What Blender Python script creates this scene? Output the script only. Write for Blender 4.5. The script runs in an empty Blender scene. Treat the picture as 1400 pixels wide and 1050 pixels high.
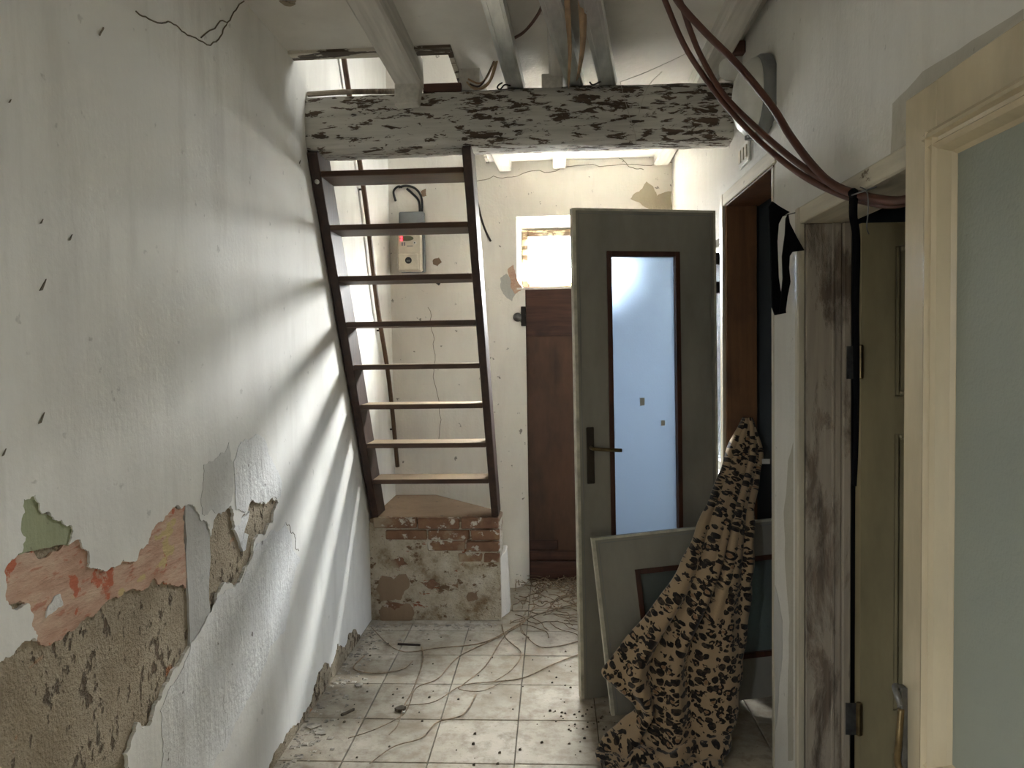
import bpy, bmesh, math, random
from mathutils import Vector, Matrix
random.seed(7)
sc = bpy.context.scene
COL = sc.collection
PI = math.pi

# ------------------------------------------------------------------ camera
F, EYE = 1000.0, Vector((0, 0, 1.55))
VPX, VPY, ROLL = 755.0, 482.0, 0.014
cy_ = Vector((VPX-700, 525-VPY, -F)).normalized()
cz_ = Vector((-ROLL, 1, 0)); cz_ = (cz_ - cy_*cz_.dot(cy_)).normalized()
cx_ = cy_.cross(cz_)
CM = Matrix((cx_, cy_, cz_))              # camera -> world
cd = bpy.data.cameras.new('camera'); cam = bpy.data.objects.new('camera', cd); COL.objects.link(cam)
cd.sensor_width = 36.0; cd.lens = 36.0*F/1400.0; cd.clip_start = 0.02
cam.matrix_world = Matrix.Translation(EYE) @ CM.to_4x4()
sc.camera = cam

def at(px, py, ax, v):
    d = CM @ Vector((px-700, 525-py, -F)); return EYE + d*((v-EYE[ax])/d[ax])

# ------------------------------------------------------------------ world, daylight, exposure
SKY = 270.0
w = bpy.data.worlds.new('sky'); sc.world = w; w.use_nodes = True
wt = w.node_tree; bg = wt.nodes['Background']; bg.inputs[0].default_value = (0.955, 0.98, 1.02, 1)
# overcast sky: zenith brighter than the horizon, dull ground below it
tc = wt.nodes.new('ShaderNodeTexCoord'); sx_ = wt.nodes.new('ShaderNodeSeparateXYZ'); wt.links.new(tc.outputs['Generated'], sx_.inputs[0])
cr = wt.nodes.new('ShaderNodeMapRange'); cr.inputs[1].default_value = 0.0; cr.inputs[2].default_value = 1.0; cr.inputs[3].default_value = SKY/10; cr.inputs[4].default_value = SKY
gr_ = wt.nodes.new('ShaderNodeMapRange'); gr_.inputs[1].default_value = -0.12; gr_.inputs[2].default_value = 0.02; gr_.inputs[3].default_value = 0.3; gr_.inputs[4].default_value = 1.0
mu = wt.nodes.new('ShaderNodeMath'); mu.operation = 'MULTIPLY'
wt.links.new(sx_.outputs[2], cr.inputs[0]); wt.links.new(sx_.outputs[2], gr_.inputs[0]); wt.links.new(cr.outputs[0], mu.inputs[0]); wt.links.new(gr_.outputs[0], mu.inputs[1]); wt.links.new(mu.outputs[0], bg.inputs[1])
sc.view_settings.view_transform = 'Standard'; sc.view_settings.look = 'None'
sc.view_settings.exposure = 1.85; sc.view_settings.gamma = 1.0; sc.view_settings.use_curve_mapping = False
sc.cycles.max_bounces = 14; sc.cycles.diffuse_bounces = 8; sc.cycles.transparent_max_bounces = 12
sc.cycles.caustics_reflective = False; sc.cycles.caustics_refractive = False
sc.cycles.sample_clamp_indirect = 0.0

def portal(name, loc, rot, sx, sy):        # sampling aid in each window opening; gives no light of its own
    l = bpy.data.lights.new(name, 'AREA'); l.shape = 'RECTANGLE'; l.size = sx; l.size_y = sy; l.cycles.is_portal = True
    o = bpy.data.objects.new(name, l); COL.objects.link(o); o.location = loc; o.rotation_euler = rot
    return o
portal('skylight_portal', (0.12, 5.09, 2.17), (-PI/2, 0, 0), 0.62, 0.34)
portal('skylight_portal', (0.95, 3.92, 1.5), (0, PI/2, 0), 1.15, 0.87)
portal('skylight_portal', (-1.2, -0.9, 1.6), (0, -PI/2, 0), 1.1, 1.0)
portal('skylight_portal', (0.95, 3.7, 3.7), (0, PI/2, 0), 0.8, 0.9)

# ------------------------------------------------------------------ materials
def lin(c):
    f = lambda u: u/12.92 if u <= 0.04045 else ((u+0.055)/1.055)**2.4
    return (f(c[0]/255), f(c[1]/255), f(c[2]/255), 1)
class NT:
    def __init__(s, name):
        s.m = bpy.data.materials.new(name); s.m.use_nodes = True; s.t = s.m.node_tree; s.t.nodes.clear()
        s.out = s.n('ShaderNodeOutputMaterial'); s.b = s.n('ShaderNodeBsdfPrincipled'); s.l(s.b.outputs[0], s.out.inputs[0])
        s._p = None
    def n(s, k, **kw):
        x = s.t.nodes.new(k)
        for a, b in kw.items(): setattr(x, a, b)
        return x
    def l(s, a, b): s.t.links.new(a, b)
    def pos(s, scale=(1, 1, 1), obj=False):
        g = s.n('ShaderNodeTexCoord').outputs['Object'] if obj else s.n('ShaderNodeNewGeometry').outputs['Position']
        mp = s.n('ShaderNodeMapping'); mp.inputs['Scale'].default_value = scale; s.l(g, mp.inputs['Vector']); return mp.outputs[0]
    def noise(s, scale, detail=6, rough=0.6, st=(1, 1, 1), obj=False, dist=0.0):
        x = s.n('ShaderNodeTexNoise'); x.inputs['Scale'].default_value = scale; x.inputs['Detail'].default_value = detail
        x.inputs['Roughness'].default_value = rough; x.inputs['Distortion'].default_value = dist
        s.l(s.pos(st, obj), x.inputs['Vector']); return x.outputs['Fac']
    def ramp(s, fac, stops):
        r = s.n('ShaderNodeValToRGB'); e = r.color_ramp.elements
        while len(e) < len(stops): e.new(0.5)
        for i, (p, c) in enumerate(stops):
            e[i].position = p; e[i].color = c if len(c) == 4 else lin(c)
        s.l(fac, r.inputs[0]); return r.outputs[0]
    def mask(s, fac, a, b):
        m = s.n('ShaderNodeMapRange'); m.inputs[1].default_value = a; m.inputs[2].default_value = b; m.clamp = True
        s.l(fac, m.inputs[0]); return m.outputs[0]
    def mix(s, fac, a, b, kind='MIX'):
        x = s.n('ShaderNodeMix', data_type='RGBA', blend_type=kind)
        for sock, v in ((x.inputs[0], fac), (x.inputs[6], a), (x.inputs[7], b)):
            if hasattr(v, 'is_linked'): s.l(v, sock)
            elif isinstance(v, (int, float)): sock.default_value = v
            else: sock.default_value = v if len(v) == 4 else lin(v)
        return x.outputs[2]
    def math(s, op, a, b=0.0):
        x = s.n('ShaderNodeMath', operation=op)
        for sock, v in ((x.inputs[0], a), (x.inputs[1], b)):
            if hasattr(v, 'is_linked'): s.l(v, sock)
            else: sock.default_value = v
        return x.outputs[0]
    def bump(s, h, strength=0.3, dist=0.01):
        b = s.n('ShaderNodeBump'); b.inputs['Strength'].default_value = strength; b.inputs['Distance'].default_value = dist
        s.l(h, b.inputs['Height']); s.l(b.outputs[0], s.b.inputs['Normal'])
    def col(s, c): 
        if hasattr(c, 'is_linked'): s.l(c, s.b.inputs['Base Color'])
        else: s.b.inputs['Base Color'].default_value = lin(c)
    def rough(s, r): s.b.inputs['Roughness'].default_value = r
    def metal(s, r): s.b.inputs['Metallic'].default_value = r

def plaster(name, base, stain, streak=0.35, dirt=0.25, bumpk=0.25, crack=True):
    s = NT(name)
    a = s.noise(1.6, 8, 0.62, (1, 1, 0.45)); b = s.noise(9, 8, 0.65, (1, 1, 0.13)); c = s.noise(60, 4, 0.6)
    k = s.mix(s.mask(a, 0.42, 0.72), base, stain)
    k = s.mix(s.math('MULTIPLY', s.mask(b, 0.52, 0.72), streak), k, stain)
    d = s.noise(22, 3, 0.5)
    k = s.mix(s.math('MULTIPLY', s.mask(d, 0.70, 0.74), dirt), k, (70, 62, 52))
    s.col(k); s.rough(0.86)
    h = s.math('ADD', s.math('MULTIPLY', a, 1.2), s.math('ADD', s.math('MULTIPLY', b, 0.5), s.math('MULTIPLY', c, 0.22)))
    s.bump(h, bumpk, 0.03)
    return s.m
def simple(name, c, rough=0.6, metal=0.0, var=0.12, sc_=12, bump=0.08, st=(1, 1, 1), obj=True):
    s = NT(name); a = s.noise(sc_, 6, 0.6, st, obj)
    dark = tuple(v*(1-2.2*var) for v in c); lite = tuple(min(255, v*(1+0.7*var)) for v in c)
    s.col(s.ramp(a, [(0.28, dark), (0.72, lite)])); s.rough(rough); s.metal(metal)
    if bump: s.bump(a, bump, 0.01)
    return s.m
def wood(name, c1, c2, axis, rough=0.7, scale=6, knots=False, dust=False):
    s = NT(name); st = [7, 7, 7]; st[axis] = 0.5
    a = s.noise(scale, 8, 0.65, tuple(st), dist=0.6); b = s.noise(4, 4, 0.5)
    k = s.ramp(a, [(0.3, c1), (0.7, c2)])
    k = s.mix(s.mask(b, 0.55, 0.75), k, tuple(v*0.72 for v in c1))
    if knots:
        v = s.n('ShaderNodeTexVoronoi'); v.inputs['Scale'].default_value = 5; s.l(s.pos((1, 1, 0.8)), v.inputs['Vector'])
        k = s.mix(s.mask(v.outputs['Distance'], 0.10, 0.04), k, (52, 26, 14))
    if dust:      # dust lies on the upward faces
        sp_ = s.n('ShaderNodeSeparateXYZ'); s.l(s.n('ShaderNodeNewGeometry').outputs['True Normal'], sp_.inputs[0])
        k = s.mix(s.math('MULTIPLY', s.mask(sp_.outputs[2], 0.6, 0.9), 0.75), k, (158, 138, 112))
    s.col(k); s.rough(rough); s.bump(a, 0.25, 0.006)
    return s.m
def peel(name, paint, under, axis, lo=0.56, hi=0.575, scale=10, st=None, rough=0.75, low=0.45):
    s = NT(name)
    if st is None: st = [1, 1, 1]; st[axis] = 0.28
    a = s.noise(scale, 9, 0.66, tuple(st), dist=0.4); b = s.noise(2.2, 3, 0.5)
    m = s.mask(s.math('ADD', a, s.math('MULTIPLY', s.math('SUBTRACT', b, 0.5), low)), lo, hi)
    g = [9, 9, 9]; g[axis] = 0.6
    gr = s.noise(5, 6, 0.6, tuple(g))
    p = s.mix(s.mask(gr, 0.35, 0.8), paint, tuple(v*0.84 for v in paint))
    u = s.mix(s.mask(gr, 0.35, 0.7), under, tuple(v*0.6 for v in under))
    s.col(s.mix(m, p, u)); s.rough(rough)
    s.bump(s.math('ADD', s.math('MULTIPLY', m, -1.0), s.math('MULTIPLY', gr, 0.3)), 0.5, 0.006)
    return s.m
M = {}
M['plaster_left'] = plaster('plaster_left', (234, 233, 228), (208, 206, 200), 0.65, 0.25, 0.16)
M['plaster_low'] = plaster('plaster_low', (236, 237, 237), (200, 199, 196), 0.8, 0.8, 0.6)
M['plaster_right'] = plaster('plaster_right', (217, 215, 208), (198, 195, 187), 0.5, 0.3, 0.3)
M['plaster_back'] = plaster('plaster_back', (236, 232, 224), (218, 212, 203), 0.6, 0.7, 0.35)
M['ceiling'] = plaster('ceiling_plaster', (226, 223, 216), (206, 202, 194), 0.3, 0.2, 0.2)
M['grey_coat'] = plaster('grey_coat', (186, 185, 181), (168, 167, 162), 0.6, 0.2, 0.4)
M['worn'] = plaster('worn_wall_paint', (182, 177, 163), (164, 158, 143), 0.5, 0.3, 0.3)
M['pale_grey'] = plaster('pale_grey_coat', (206, 205, 200), (188, 187, 182), 0.6, 0.2, 0.3)
M['bare'] = plaster('bare_render', (182, 172, 150), (160, 148, 124), 0.5, 0.4, 0.4)
M['green_coat'] = plaster('green_coat', (158, 164, 132), (146, 150, 118), 0.4, 0.3, 0.3)
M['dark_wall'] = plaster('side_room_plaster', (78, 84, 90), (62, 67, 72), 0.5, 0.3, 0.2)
def mortar():
    s = NT('old_mortar'); a = s.noise(3.5, 9, 0.66); b = s.noise(30, 7, 0.62, (1, 1.3, 0.75)); c = s.noise(110, 3, 0.6)
    k = s.ramp(a, [(0.32, (142, 128, 106)), (0.55, (170, 157, 135)), (0.75, (188, 172, 146))])
    pit = s.mask(s.math('ADD', b, s.math('MULTIPLY', s.math('SUBTRACT', a, 0.5), 0.9)), 0.575, 0.64)
    k = s.mix(s.math('MULTIPLY', pit, 0.85), k, (92, 74, 57))
    o = s.noise(5, 4, 0.6); k = s.mix(s.math('MULTIPLY', s.mask(o, 0.68, 0.72), 0.8), k, (186, 120, 72))
    s.col(k); s.rough(0.95)
    s.bump(s.math('ADD', s.math('MULTIPLY', pit, -1.2), s.math('ADD', s.math('MULTIPLY', c, 0.25), a)), 1.0, 0.03)
    return s.m
M['mortar'] = mortar()
def pinkcoat():
    s = NT('red_undercoat'); a = s.noise(12, 8, 0.65, (1, 0.6, 1.6)); b = s.noise(11, 6, 0.6); c = s.noise(40, 4, 0.6, (1, 0.4, 1.6))
    k = s.ramp(a, [(0.3, (172, 136, 114)), (0.5, (194, 160, 138)), (0.7, (206, 182, 160))])
    k = s.mix(s.mask(b, 0.60, 0.625), k, (184, 102, 72)); k = s.mix(s.math('MULTIPLY', s.mask(c, 0.60, 0.66), 0.7), k, (172, 108, 84))
    k = s.mix(s.mask(s.noise(8, 4, 0.5, (1, 1.1, 1.7)), 0.66, 0.69), k, (196, 176, 128))
    s.col(k); s.rough(0.9); s.bump(s.math('ADD', a, s.math('MULTIPLY', c, 0.6)), 0.6, 0.012); return s.m
M['pink'] = pinkcoat()
M['beam'] = peel('flaking_beam_paint', (204, 201, 194), (96, 80, 66), 0, 0.525, 0.545, 40, (0.26, 1, 1), low=0.26)
M['joist'] = peel('flaking_joist_paint', (206, 202, 194), (110, 98, 84), 1, 0.68, 0.69, 9)
M['edge_board'] = peel('flaking_edge_board', (214, 208, 194), (96, 84, 70), 0, 0.52, 0.54, 14)
M['ladder'] = wood('dark_ladder_wood', (46, 29, 19), (84, 57, 38), 0, 0.55, dust=True)
M['stringer'] = wood('dark_stringer_wood', (36, 24, 19), (66, 44, 34), 2, 0.55)
M['rail'] = wood('brown_rail_wood', (66, 46, 30), (104, 76, 50), 2, 0.5)
M['pine'] = wood('pine_jamb', (98, 66, 42), (128, 90, 58), 2, 0.55, 4, True)
M['weathered'] = peel('weathered_frame_wood', (174, 163, 147), (132, 116, 100), 2, 0.50, 0.60, 9)
M['cream_frame'] = peel('cream_frame_paint', (196, 188, 168), (130, 116, 96), 2, 0.66, 0.68, 12, rough=0.4)
M['cream_lintel'] = peel('cream_lintel_paint', (206, 198, 178), (130, 114, 92), 1, 0.64, 0.67, 12)
M['cream_door'] = simple('cream_gloss_paint', (206, 192, 162), 0.20, 0, 0.07, 5, 0.14, (1, 1, 0.3))
M['beige_door'] = simple('olive_beige_paint', (168, 156, 122), 0.4, 0, 0.09, 6, 0.08, (1, 1, 0.3))
M['white_door'] = simple('off_white_laminate', (150, 147, 138), 0.5, 0, 0.07, 5, 0.05, (1, 1, 0.4))
M['door_edge'] = simple('worn_door_edge', (206, 202, 186), 0.6, 0, 0.12, 14, 0.1)
M['brown_bead'] = wood('brown_glazing_bead', (58, 32, 22), (84, 48, 32), 2, 0.45)
M['brown_door'] = simple('brown_door_paint', (90, 62, 46), 0.55, 0, 0.16, 8, 0.12, (1, 1, 0.35))
M['brown_batten'] = wood('brown_door_batten', (60, 38, 30), (92, 60, 48), 0, 0.6)
M['old_frame'] = peel('rotten_window_frame', (186, 172, 142), (104, 82, 58), 0, 0.46, 0.52, 18)
M['brass'] = simple('aged_brass', (128, 110, 78), 0.4, 0.85, 0.15, 20, 0.05)
M['steel'] = simple('dull_steel', (120, 120, 118), 0.45, 0.8, 0.15, 20, 0.05)
M['dark_steel'] = simple('dark_iron', (48, 44, 40), 0.6, 0.5, 0.15, 20, 0.05)
M['plate'] = simple('brown_handle_plate', (64, 56, 46), 0.5, 0.4, 0.1, 20, 0.03)
M['white_plastic'] = simple('white_plastic', (216, 216, 210), 0.4, 0, 0.04, 10, 0.0)
M['grey_plastic'] = simple('grey_plastic', (132, 134, 134), 0.5, 0, 0.05, 10, 0.0)
M['meter_grey'] = simple('meter_grey_plastic', (136, 142, 146), 0.5, 0, 0.05, 10, 0.0)
M['ivory'] = simple('ivory_plastic', (216, 208, 190), 0.45, 0, 0.05, 10, 0.0)
M['black_plastic'] = simple('black_plastic', (28, 28, 28), 0.4, 0, 0.1, 10, 0.0)
M['lcd'] = simple('lcd_green', (104, 108, 82), 0.25, 0, 0.05, 10, 0.0)
M['cable'] = simple('brown_cable', (86, 50, 36), 0.5, 0, 0.08, 14, 0.0)
M['wire_light'] = simple('beige_wire', (176, 152, 120), 0.6, 0, 0.1, 14, 0.0)
M['wire_dark'] = simple('dark_wire', (50, 38, 30), 0.6, 0, 0.1, 14, 0.0)
M['tape'] = simple('brown_paper_tape', (170, 140, 108), 0.8, 0, 0.12, 14, 0.1)
M['root'] = simple('dry_root_bark', (146, 126, 102), 0.9, 0, 0.25, 30, 0.2)
M['flake'] = simple('fallen_plaster', (176, 168, 154), 0.9, 0, 0.25, 20, 0.2)
M['dirt'] = simple('dark_crumbs', (98, 88, 74), 0.95, 0, 0.25, 20, 0.2)
M['black_cloth'] = simple('black_fabric', (12, 12, 14), 0.95, 0, 0.2, 40, 0.2); M['black_cloth'].node_tree.nodes['Principled BSDF'].inputs['Specular IOR Level'].default_value = 0.1
M['web'] = simple('dusty_cobweb', (190, 184, 172), 0.9, 0, 0.1, 20, 0.0)
M['crackline'] = simple('crack_fibre', (120, 110, 92), 0.9, 0, 0.2, 20, 0.0)
M['grout'] = simple('dark_grout', (92, 84, 72), 0.95, 0, 0.15, 20, 0.1, obj=False)
def plinthmat():
    s = NT('plinth_plaster'); a = s.noise(7, 9, 0.68); b = s.noise(13, 8, 0.66, (1, 1, 1.5)); c = s.noise(70, 4, 0.6)
    k = s.ramp(a, [(0.34, (146, 126, 100)), (0.48, (196, 186, 168)), (0.70, (222, 216, 204))])
    k = s.mix(s.mask(b, 0.58, 0.62), k, (120, 96, 74)); k = s.mix(s.mask(s.noise(9, 8, 0.7, (1, 1, 2.2)), 0.63, 0.66), k, (150, 92, 64))
    k = s.mix(s.math('MULTIPLY', s.mask(c, 0.60, 0.66), 0.5), k, (84, 72, 58))
    s.col(k); s.rough(0.95); s.bump(s.math('ADD', a, s.math('ADD', b, s.math('MULTIPLY', c, 0.4))), 0.9, 0.02); return s.m
M['brickmortar'] = plinthmat()
M['landing'] = plaster('landing_screed', (156, 134, 112), (128, 106, 86), 0.6, 0.8, 0.4)
def zinc():
    s = NT('galvanised_steel'); v = s.n('ShaderNodeTexVoronoi'); v.inputs['Scale'].default_value = 60; s.l(s.pos((1, 0.5, 1)), v.inputs['Vector'])
    a = s.noise(30, 4, 0.6, (1, 0.2, 1))
    s.col(s.mix(s.mask(a, 0.3, 0.7), (206, 212, 212), (240, 243, 242))); s.metal(0.85); s.rough(0.28); s.bump(a, 0.2, 0.004); return s.m
M['zinc'] = zinc()
def tilemat():
    s = NT('beige_floor_tile'); a = s.noise(2.4, 9, 0.66); b = s.noise(14, 7, 0.65); c = s.noise(60, 4, 0.6)
    k = s.ramp(a, [(0.3, (138, 126, 107)), (0.5, (176, 167, 150)), (0.7, (198, 189, 174))])
    k = s.mix(s.math('MULTIPLY', s.mask(b, 0.46, 0.66), 0.75), k, (128, 114, 94))
    k = s.mix(s.math('MULTIPLY', s.mask(s.noise(1.1, 6, 0.6), 0.46, 0.66), 0.45), k, (124, 110, 90))
    k = s.mix(s.math('MULTIPLY', s.mask(c, 0.62, 0.68), 0.5), k, (112, 100, 84))
    s.col(k); s.rough(0.72); s.bump(s.math('ADD', b, s.math('MULTIPLY', c, 0.5)), 0.25, 0.006); return s.m
M['tile'] = tilemat()
def brickmat():
    s = NT('old_brick'); a = s.noise(9, 8, 0.66); b = s.noise(5, 6, 0.6)
    k = s.ramp(a, [(0.3, (112, 82, 66)), (0.55, (138, 104, 82)), (0.75, (156, 128, 96))])
    k = s.mix(s.mask(b, 0.48, 0.60), k, (168, 152, 132)); k = s.mix(s.mask(s.noise(14, 6, 0.65), 0.57, 0.61), k, (206, 200, 190))
    s.col(k); s.rough(0.95); s.bump(a, 0.7, 0.012); return s.m
M['brick'] = brickmat()
def frosted(name, tint, k_trans=0.6, body=(0.6, 0.62, 0.6), refr=0.0):
    s = NT(name); s.t.nodes.remove(s.b)
    tr = s.n('ShaderNodeBsdfTranslucent'); tr.inputs[0].default_value = tint
    di = s.n('ShaderNodeBsdfDiffuse'); di.inputs[0].default_value = (*body, 1)
    gl = s.n('ShaderNodeBsdfGlossy'); gl.inputs['Roughness'].default_value = 0.22
    m1 = s.n('ShaderNodeMixShader'); m1.inputs[0].default_value = k_trans; s.l(di.outputs[0], m1.inputs[1]); s.l(tr.outputs[0], m1.inputs[2])
    fr = s.n('ShaderNodeFresnel'); fr.inputs[0].default_value = 1.45
    m2 = s.n('ShaderNodeMixShader'); s.l(fr.outputs[0], m2.inputs[0]); s.l(m1.outputs[0], m2.inputs[1]); s.l(gl.outputs[0], m2.inputs[2])
    if refr:
        rf = s.n('ShaderNodeBsdfRefraction'); rf.inputs['IOR'].default_value = 1.12; rf.inputs['Roughness'].default_value = 0.72; rf.inputs[0].default_value = tint
        m3 = s.n('ShaderNodeMixShader'); m3.inputs[0].default_value = refr; s.l(m1.outputs[0], m3.inputs[1]); s.l(rf.outputs[0], m3.inputs[2]); s.l(m3.outputs[0], m2.inputs[1])
    s.l(m2.outputs[0], s.out.inputs[0])
    a = s.noise(130, 3, 0.6, (1, 1, 1), True)
    b = s.n('ShaderNodeBump'); b.inputs['Strength'].default_value = 0.35; b.inputs['Distance'].default_value = 0.004
    s.l(a, b.inputs['Height'])
    for x in (tr, di, gl): s.l(b.outputs[0], x.inputs['Normal'])
    return s.m
M['frosted'] = frosted('frosted_glass', (0.50, 0.58, 0.68, 1), 0.9, (0.4, 0.42, 0.42), refr=0.65)
M['frosted_green'] = frosted('greenish_frosted_glass', (0.55, 0.62, 0.52, 1), 0.3, (0.40, 0.43, 0.36))
M['frosted_dark'] = frosted('dusty_frosted_glass', (0.35, 0.42, 0.40, 1), 0.4, (0.20, 0.235, 0.225))
def clearpane(name, tint, spec=0.05):
    s = NT(name); s.t.nodes.remove(s.b)
    t = s.n('ShaderNodeBsdfTransparent'); t.inputs[0].default_value = tint
    g = s.n('ShaderNodeBsdfGlossy'); g.inputs['Roughness'].default_value = 0.05
    m = s.n('ShaderNodeMixShader'); m.inputs[0].default_value = spec
    s.l(t.outputs[0], m.inputs[1]); s.l(g.outputs[0], m.inputs[2]); s.l(m.outputs[0], s.out.inputs[0]); return s.m
M['pane'] = clearpane('window_glass', (0.9, 0.9, 0.88, 1))
M['blue_pane'] = clearpane('blue_tinted_glass', (0.117, 0.123, 0.130, 1))
M['dim_pane'] = clearpane('dim_fill_glass', (0.30, 0.305, 0.307, 1))  # grey tint only sets how much fill the added rear window gives
M['upper_pane'] = clearpane('upper_fill_glass', (0.25, 0.248, 0.24, 1))  # tint only sets how much fill the added upstairs window gives
def glow(name, c, k):
    s = NT(name); s.b.inputs['Base Color'].default_value = lin(c); s.b.inputs['Emission Color'].default_value = lin(c); s.b.inputs['Emission Strength'].default_value = k; return s.m
M['led'] = glow('red_led', (255, 40, 50), 3.0)
def leopard():
    s = NT('leopard_plush'); uv = s.n('ShaderNodeUVMap').outputs[0]
    nz = s.n('ShaderNodeTexNoise'); nz.inputs['Scale'].default_value = 52; nz.inputs['Detail'].default_value = 2; s.l(uv, nz.inputs['Vector'])
    sub = s.n('ShaderNodeVectorMath', operation='SUBTRACT'); s.l(nz.outputs['Color'], sub.inputs[0]); sub.inputs[1].default_value = (0.5, 0.5, 0.5)
    scl = s.n('ShaderNodeVectorMath', operation='SCALE'); s.l(sub.outputs[0], scl.inputs[0]); scl.inputs['Scale'].default_value = 0.014
    add = s.n('ShaderNodeVectorMath', operation='ADD'); s.l(uv, add.inputs[0]); s.l(scl.outputs[0], add.inputs[1])
    v = s.n('ShaderNodeTexVoronoi'); v.inputs['Scale'].default_value = 38; v.inputs['Randomness'].default_value = 0.75; s.l(add.outputs[0], v.inputs['Vector'])
    d = v.outputs['Distance']
    n2 = s.n('ShaderNodeTexNoise'); n2.inputs['Scale'].default_value = 60; n2.inputs['Detail'].default_value = 1; s.l(uv, n2.inputs['Vector'])
    n3 = s.n('ShaderNodeSeparateColor'); s.l(v.outputs['Color'], n3.inputs[0])
    # ring with gaps; a share of the cells become solid spots
    solid = s.mask(n3.outputs[0], 0.42, 0.44)
    inner = s.math('MULTIPLY', s.mask(d, 0.24, 0.30), 1.0)
    inner = s.math('MAXIMUM', inner, solid)
    lim = s.math('SUBTRACT', 0.62, s.math('MULTIPLY', solid, 0.10))
    outer = s.mask(s.math('SUBTRACT', lim, d), 0.0, 0.04)
    gap = s.math('MAXIMUM', s.mask(n2.outputs['Fac'], 0.42, 0.46), s.math('MULTIPLY', solid, 0.9))
    dark = s.math('MULTIPLY', s.math('MULTIPLY', inner, outer), gap)
    base = s.mix(s.mask(d, 0.34, 0.16), (172, 149, 119), (140, 106, 76))
    s.col(s.mix(dark, base, (24, 17, 15))); s.rough(0.95); s.b.inputs['Sheen Weight'].default_value = 0.25
    f = s.n('ShaderNodeTexNoise'); f.inputs['Scale'].default_value = 320; s.l(uv, f.inputs['Vector']); s.bump(f.outputs['Fac'], 0.35, 0.004)
    return s.m
M['leopard'] = leopard()

# ------------------------------------------------------------------ mesh helpers
def link(name, bm, mat, parent=None, smooth=False, bevel=0.0, seg=1):
    if bevel: bmesh.ops.bevel(bm, geom=list(bm.edges), offset=bevel, segments=seg, affect='EDGES', clamp_overlap=True)
    bmesh.ops.recalc_face_normals(bm, faces=bm.faces)
    me = bpy.data.meshes.new(name); bm.to_mesh(me); bm.free()
    if mat: me.materials.append(M[mat])
    if smooth: me.polygons.foreach_set('use_smooth', [True]*len(me.polygons))
    o = bpy.data.objects.new(name, me); COL.objects.link(o)
    if parent: o.parent = parent
    return o
def tag(o, label=None, cat=None, group=None, kind=None):
    if label: o['label'] = label
    if cat: o['category'] = cat
    if group: o['group'] = group
    if kind: o['kind'] = kind
    return o
def empty(name, loc=(0, 0, 0), rot=(0, 0, 0)):
    o = bpy.data.objects.new(name, None); COL.objects.link(o); o.location = loc; o.rotation_euler = rot; o.empty_display_size = 0.1; return o
def box(bm, x0, x1, y0, y1, z0, z1):
    vs = [bm.verts.new((x, y, z)) for x in (x0, x1) for y in (y0, y1) for z in (z0, z1)]
    for q in ((0, 1, 3, 2), (4, 6, 7, 5), (0, 4, 5, 1), (2, 3, 7, 6), (0, 2, 6, 4), (1, 5, 7, 3)): bm.faces.new([vs[i] for i in q])
    return bm
def B(*a):
    bm = bmesh.new(); box(bm, *a); return bm
def part(name, mat, parent, *dims, bevel=0.0):
    return link(name, B(*dims), mat, parent, bevel=bevel)
def hexa(bm, pts):        # 8 points: bottom ring 4, top ring 4
    vs = [bm.verts.new(p) for p in pts]
    for q in ((3, 2, 1, 0), (4, 5, 6, 7), (0, 1, 5, 4), (1, 2, 6, 5), (2, 3, 7, 6), (3, 0, 4, 7)): bm.faces.new([vs[i] for i in q])
    return bm
def prism(bm, pts, d):     # pts: planar 3-D ring, extruded by vector d
    d = Vector(d); a = [bm.verts.new(p) for p in pts]; b = [bm.verts.new(Vector(p)+d) for p in pts]
    f1 = bm.faces.new(a); f2 = bm.faces.new(b[::-1]); n = len(a)
    for i in range(n): bm.faces.new((a[i], b[i], b[(i+1) % n], a[(i+1) % n]))
    f1.normal_update(); f2.normal_update(); bmesh.ops.triangulate(bm, faces=[f1, f2], ngon_method='EAR_CLIP'); return bm
def spline(pts, k=6):
    pts = [Vector(p) for p in pts]; out = []
    for i in range(len(pts)-1):
        p0, p1, p2, p3 = pts[max(i-1, 0)], pts[i], pts[i+1], pts[min(i+2, len(pts)-1)]
        for j in range(k):
            t = j/k; out.append(0.5*((2*p1)+(p2-p0)*t+(2*p0-5*p1+4*p2-p3)*t*t+(3*p1-p0-3*p2+p3)*t**3))
    out.append(pts[-1]); return out
def tube(bm, pts, r, n=8, taper=None):
    pts = [Vector(p) for p in pts]; rings = []; up = None
    for i, p in enumerate(pts):
        t = (pts[min(i+1, len(pts)-1)]-pts[max(i-1, 0)]).normalized()
        if up is None: up = t.orthogonal().normalized()
        up = (up - t*up.dot(t)).normalized(); s = t.cross(up)
        rr = r if taper is None else r + (taper-r)*i/(len(pts)-1)
        rings.append([bm.verts.new(p+(up*math.cos(2*PI*k/n)+s*math.sin(2*PI*k/n))*rr) for k in range(n)])
    for a, b in zip(rings, rings[1:]):
        for k in range(n): bm.faces.new((a[k], a[(k+1) % n], b[(k+1) % n], b[k]))
    bm.faces.new(rings[0][::-1]); bm.faces.new(rings[-1]); return bm
def T(pts, r, n=8, k=6, taper=None):
    bm = bmesh.new(); tube(bm, spline(pts, k) if k > 1 else pts, r, n, taper); return bm
def lathe(bm, prof, org, axis, n=24):      # prof: (radius, height along axis)
    axis = Vector(axis).normalized(); u = axis.orthogonal().normalized(); v = axis.cross(u); org = Vector(org); rings = []
    for r, h in prof:
        rings.append([bm.verts.new(org+axis*h+(u*math.cos(2*PI*k/n)+v*math.sin(2*PI*k/n))*r) for k in range(n)])
    for a, b in zip(rings, rings[1:]):
        for k in range(n): bm.faces.new((a[k], a[(k+1) % n], b[(k+1) % n], b[k]))
    bm.faces.new(rings[0][::-1]); bm.faces.new(rings[-1]); return bm
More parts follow.
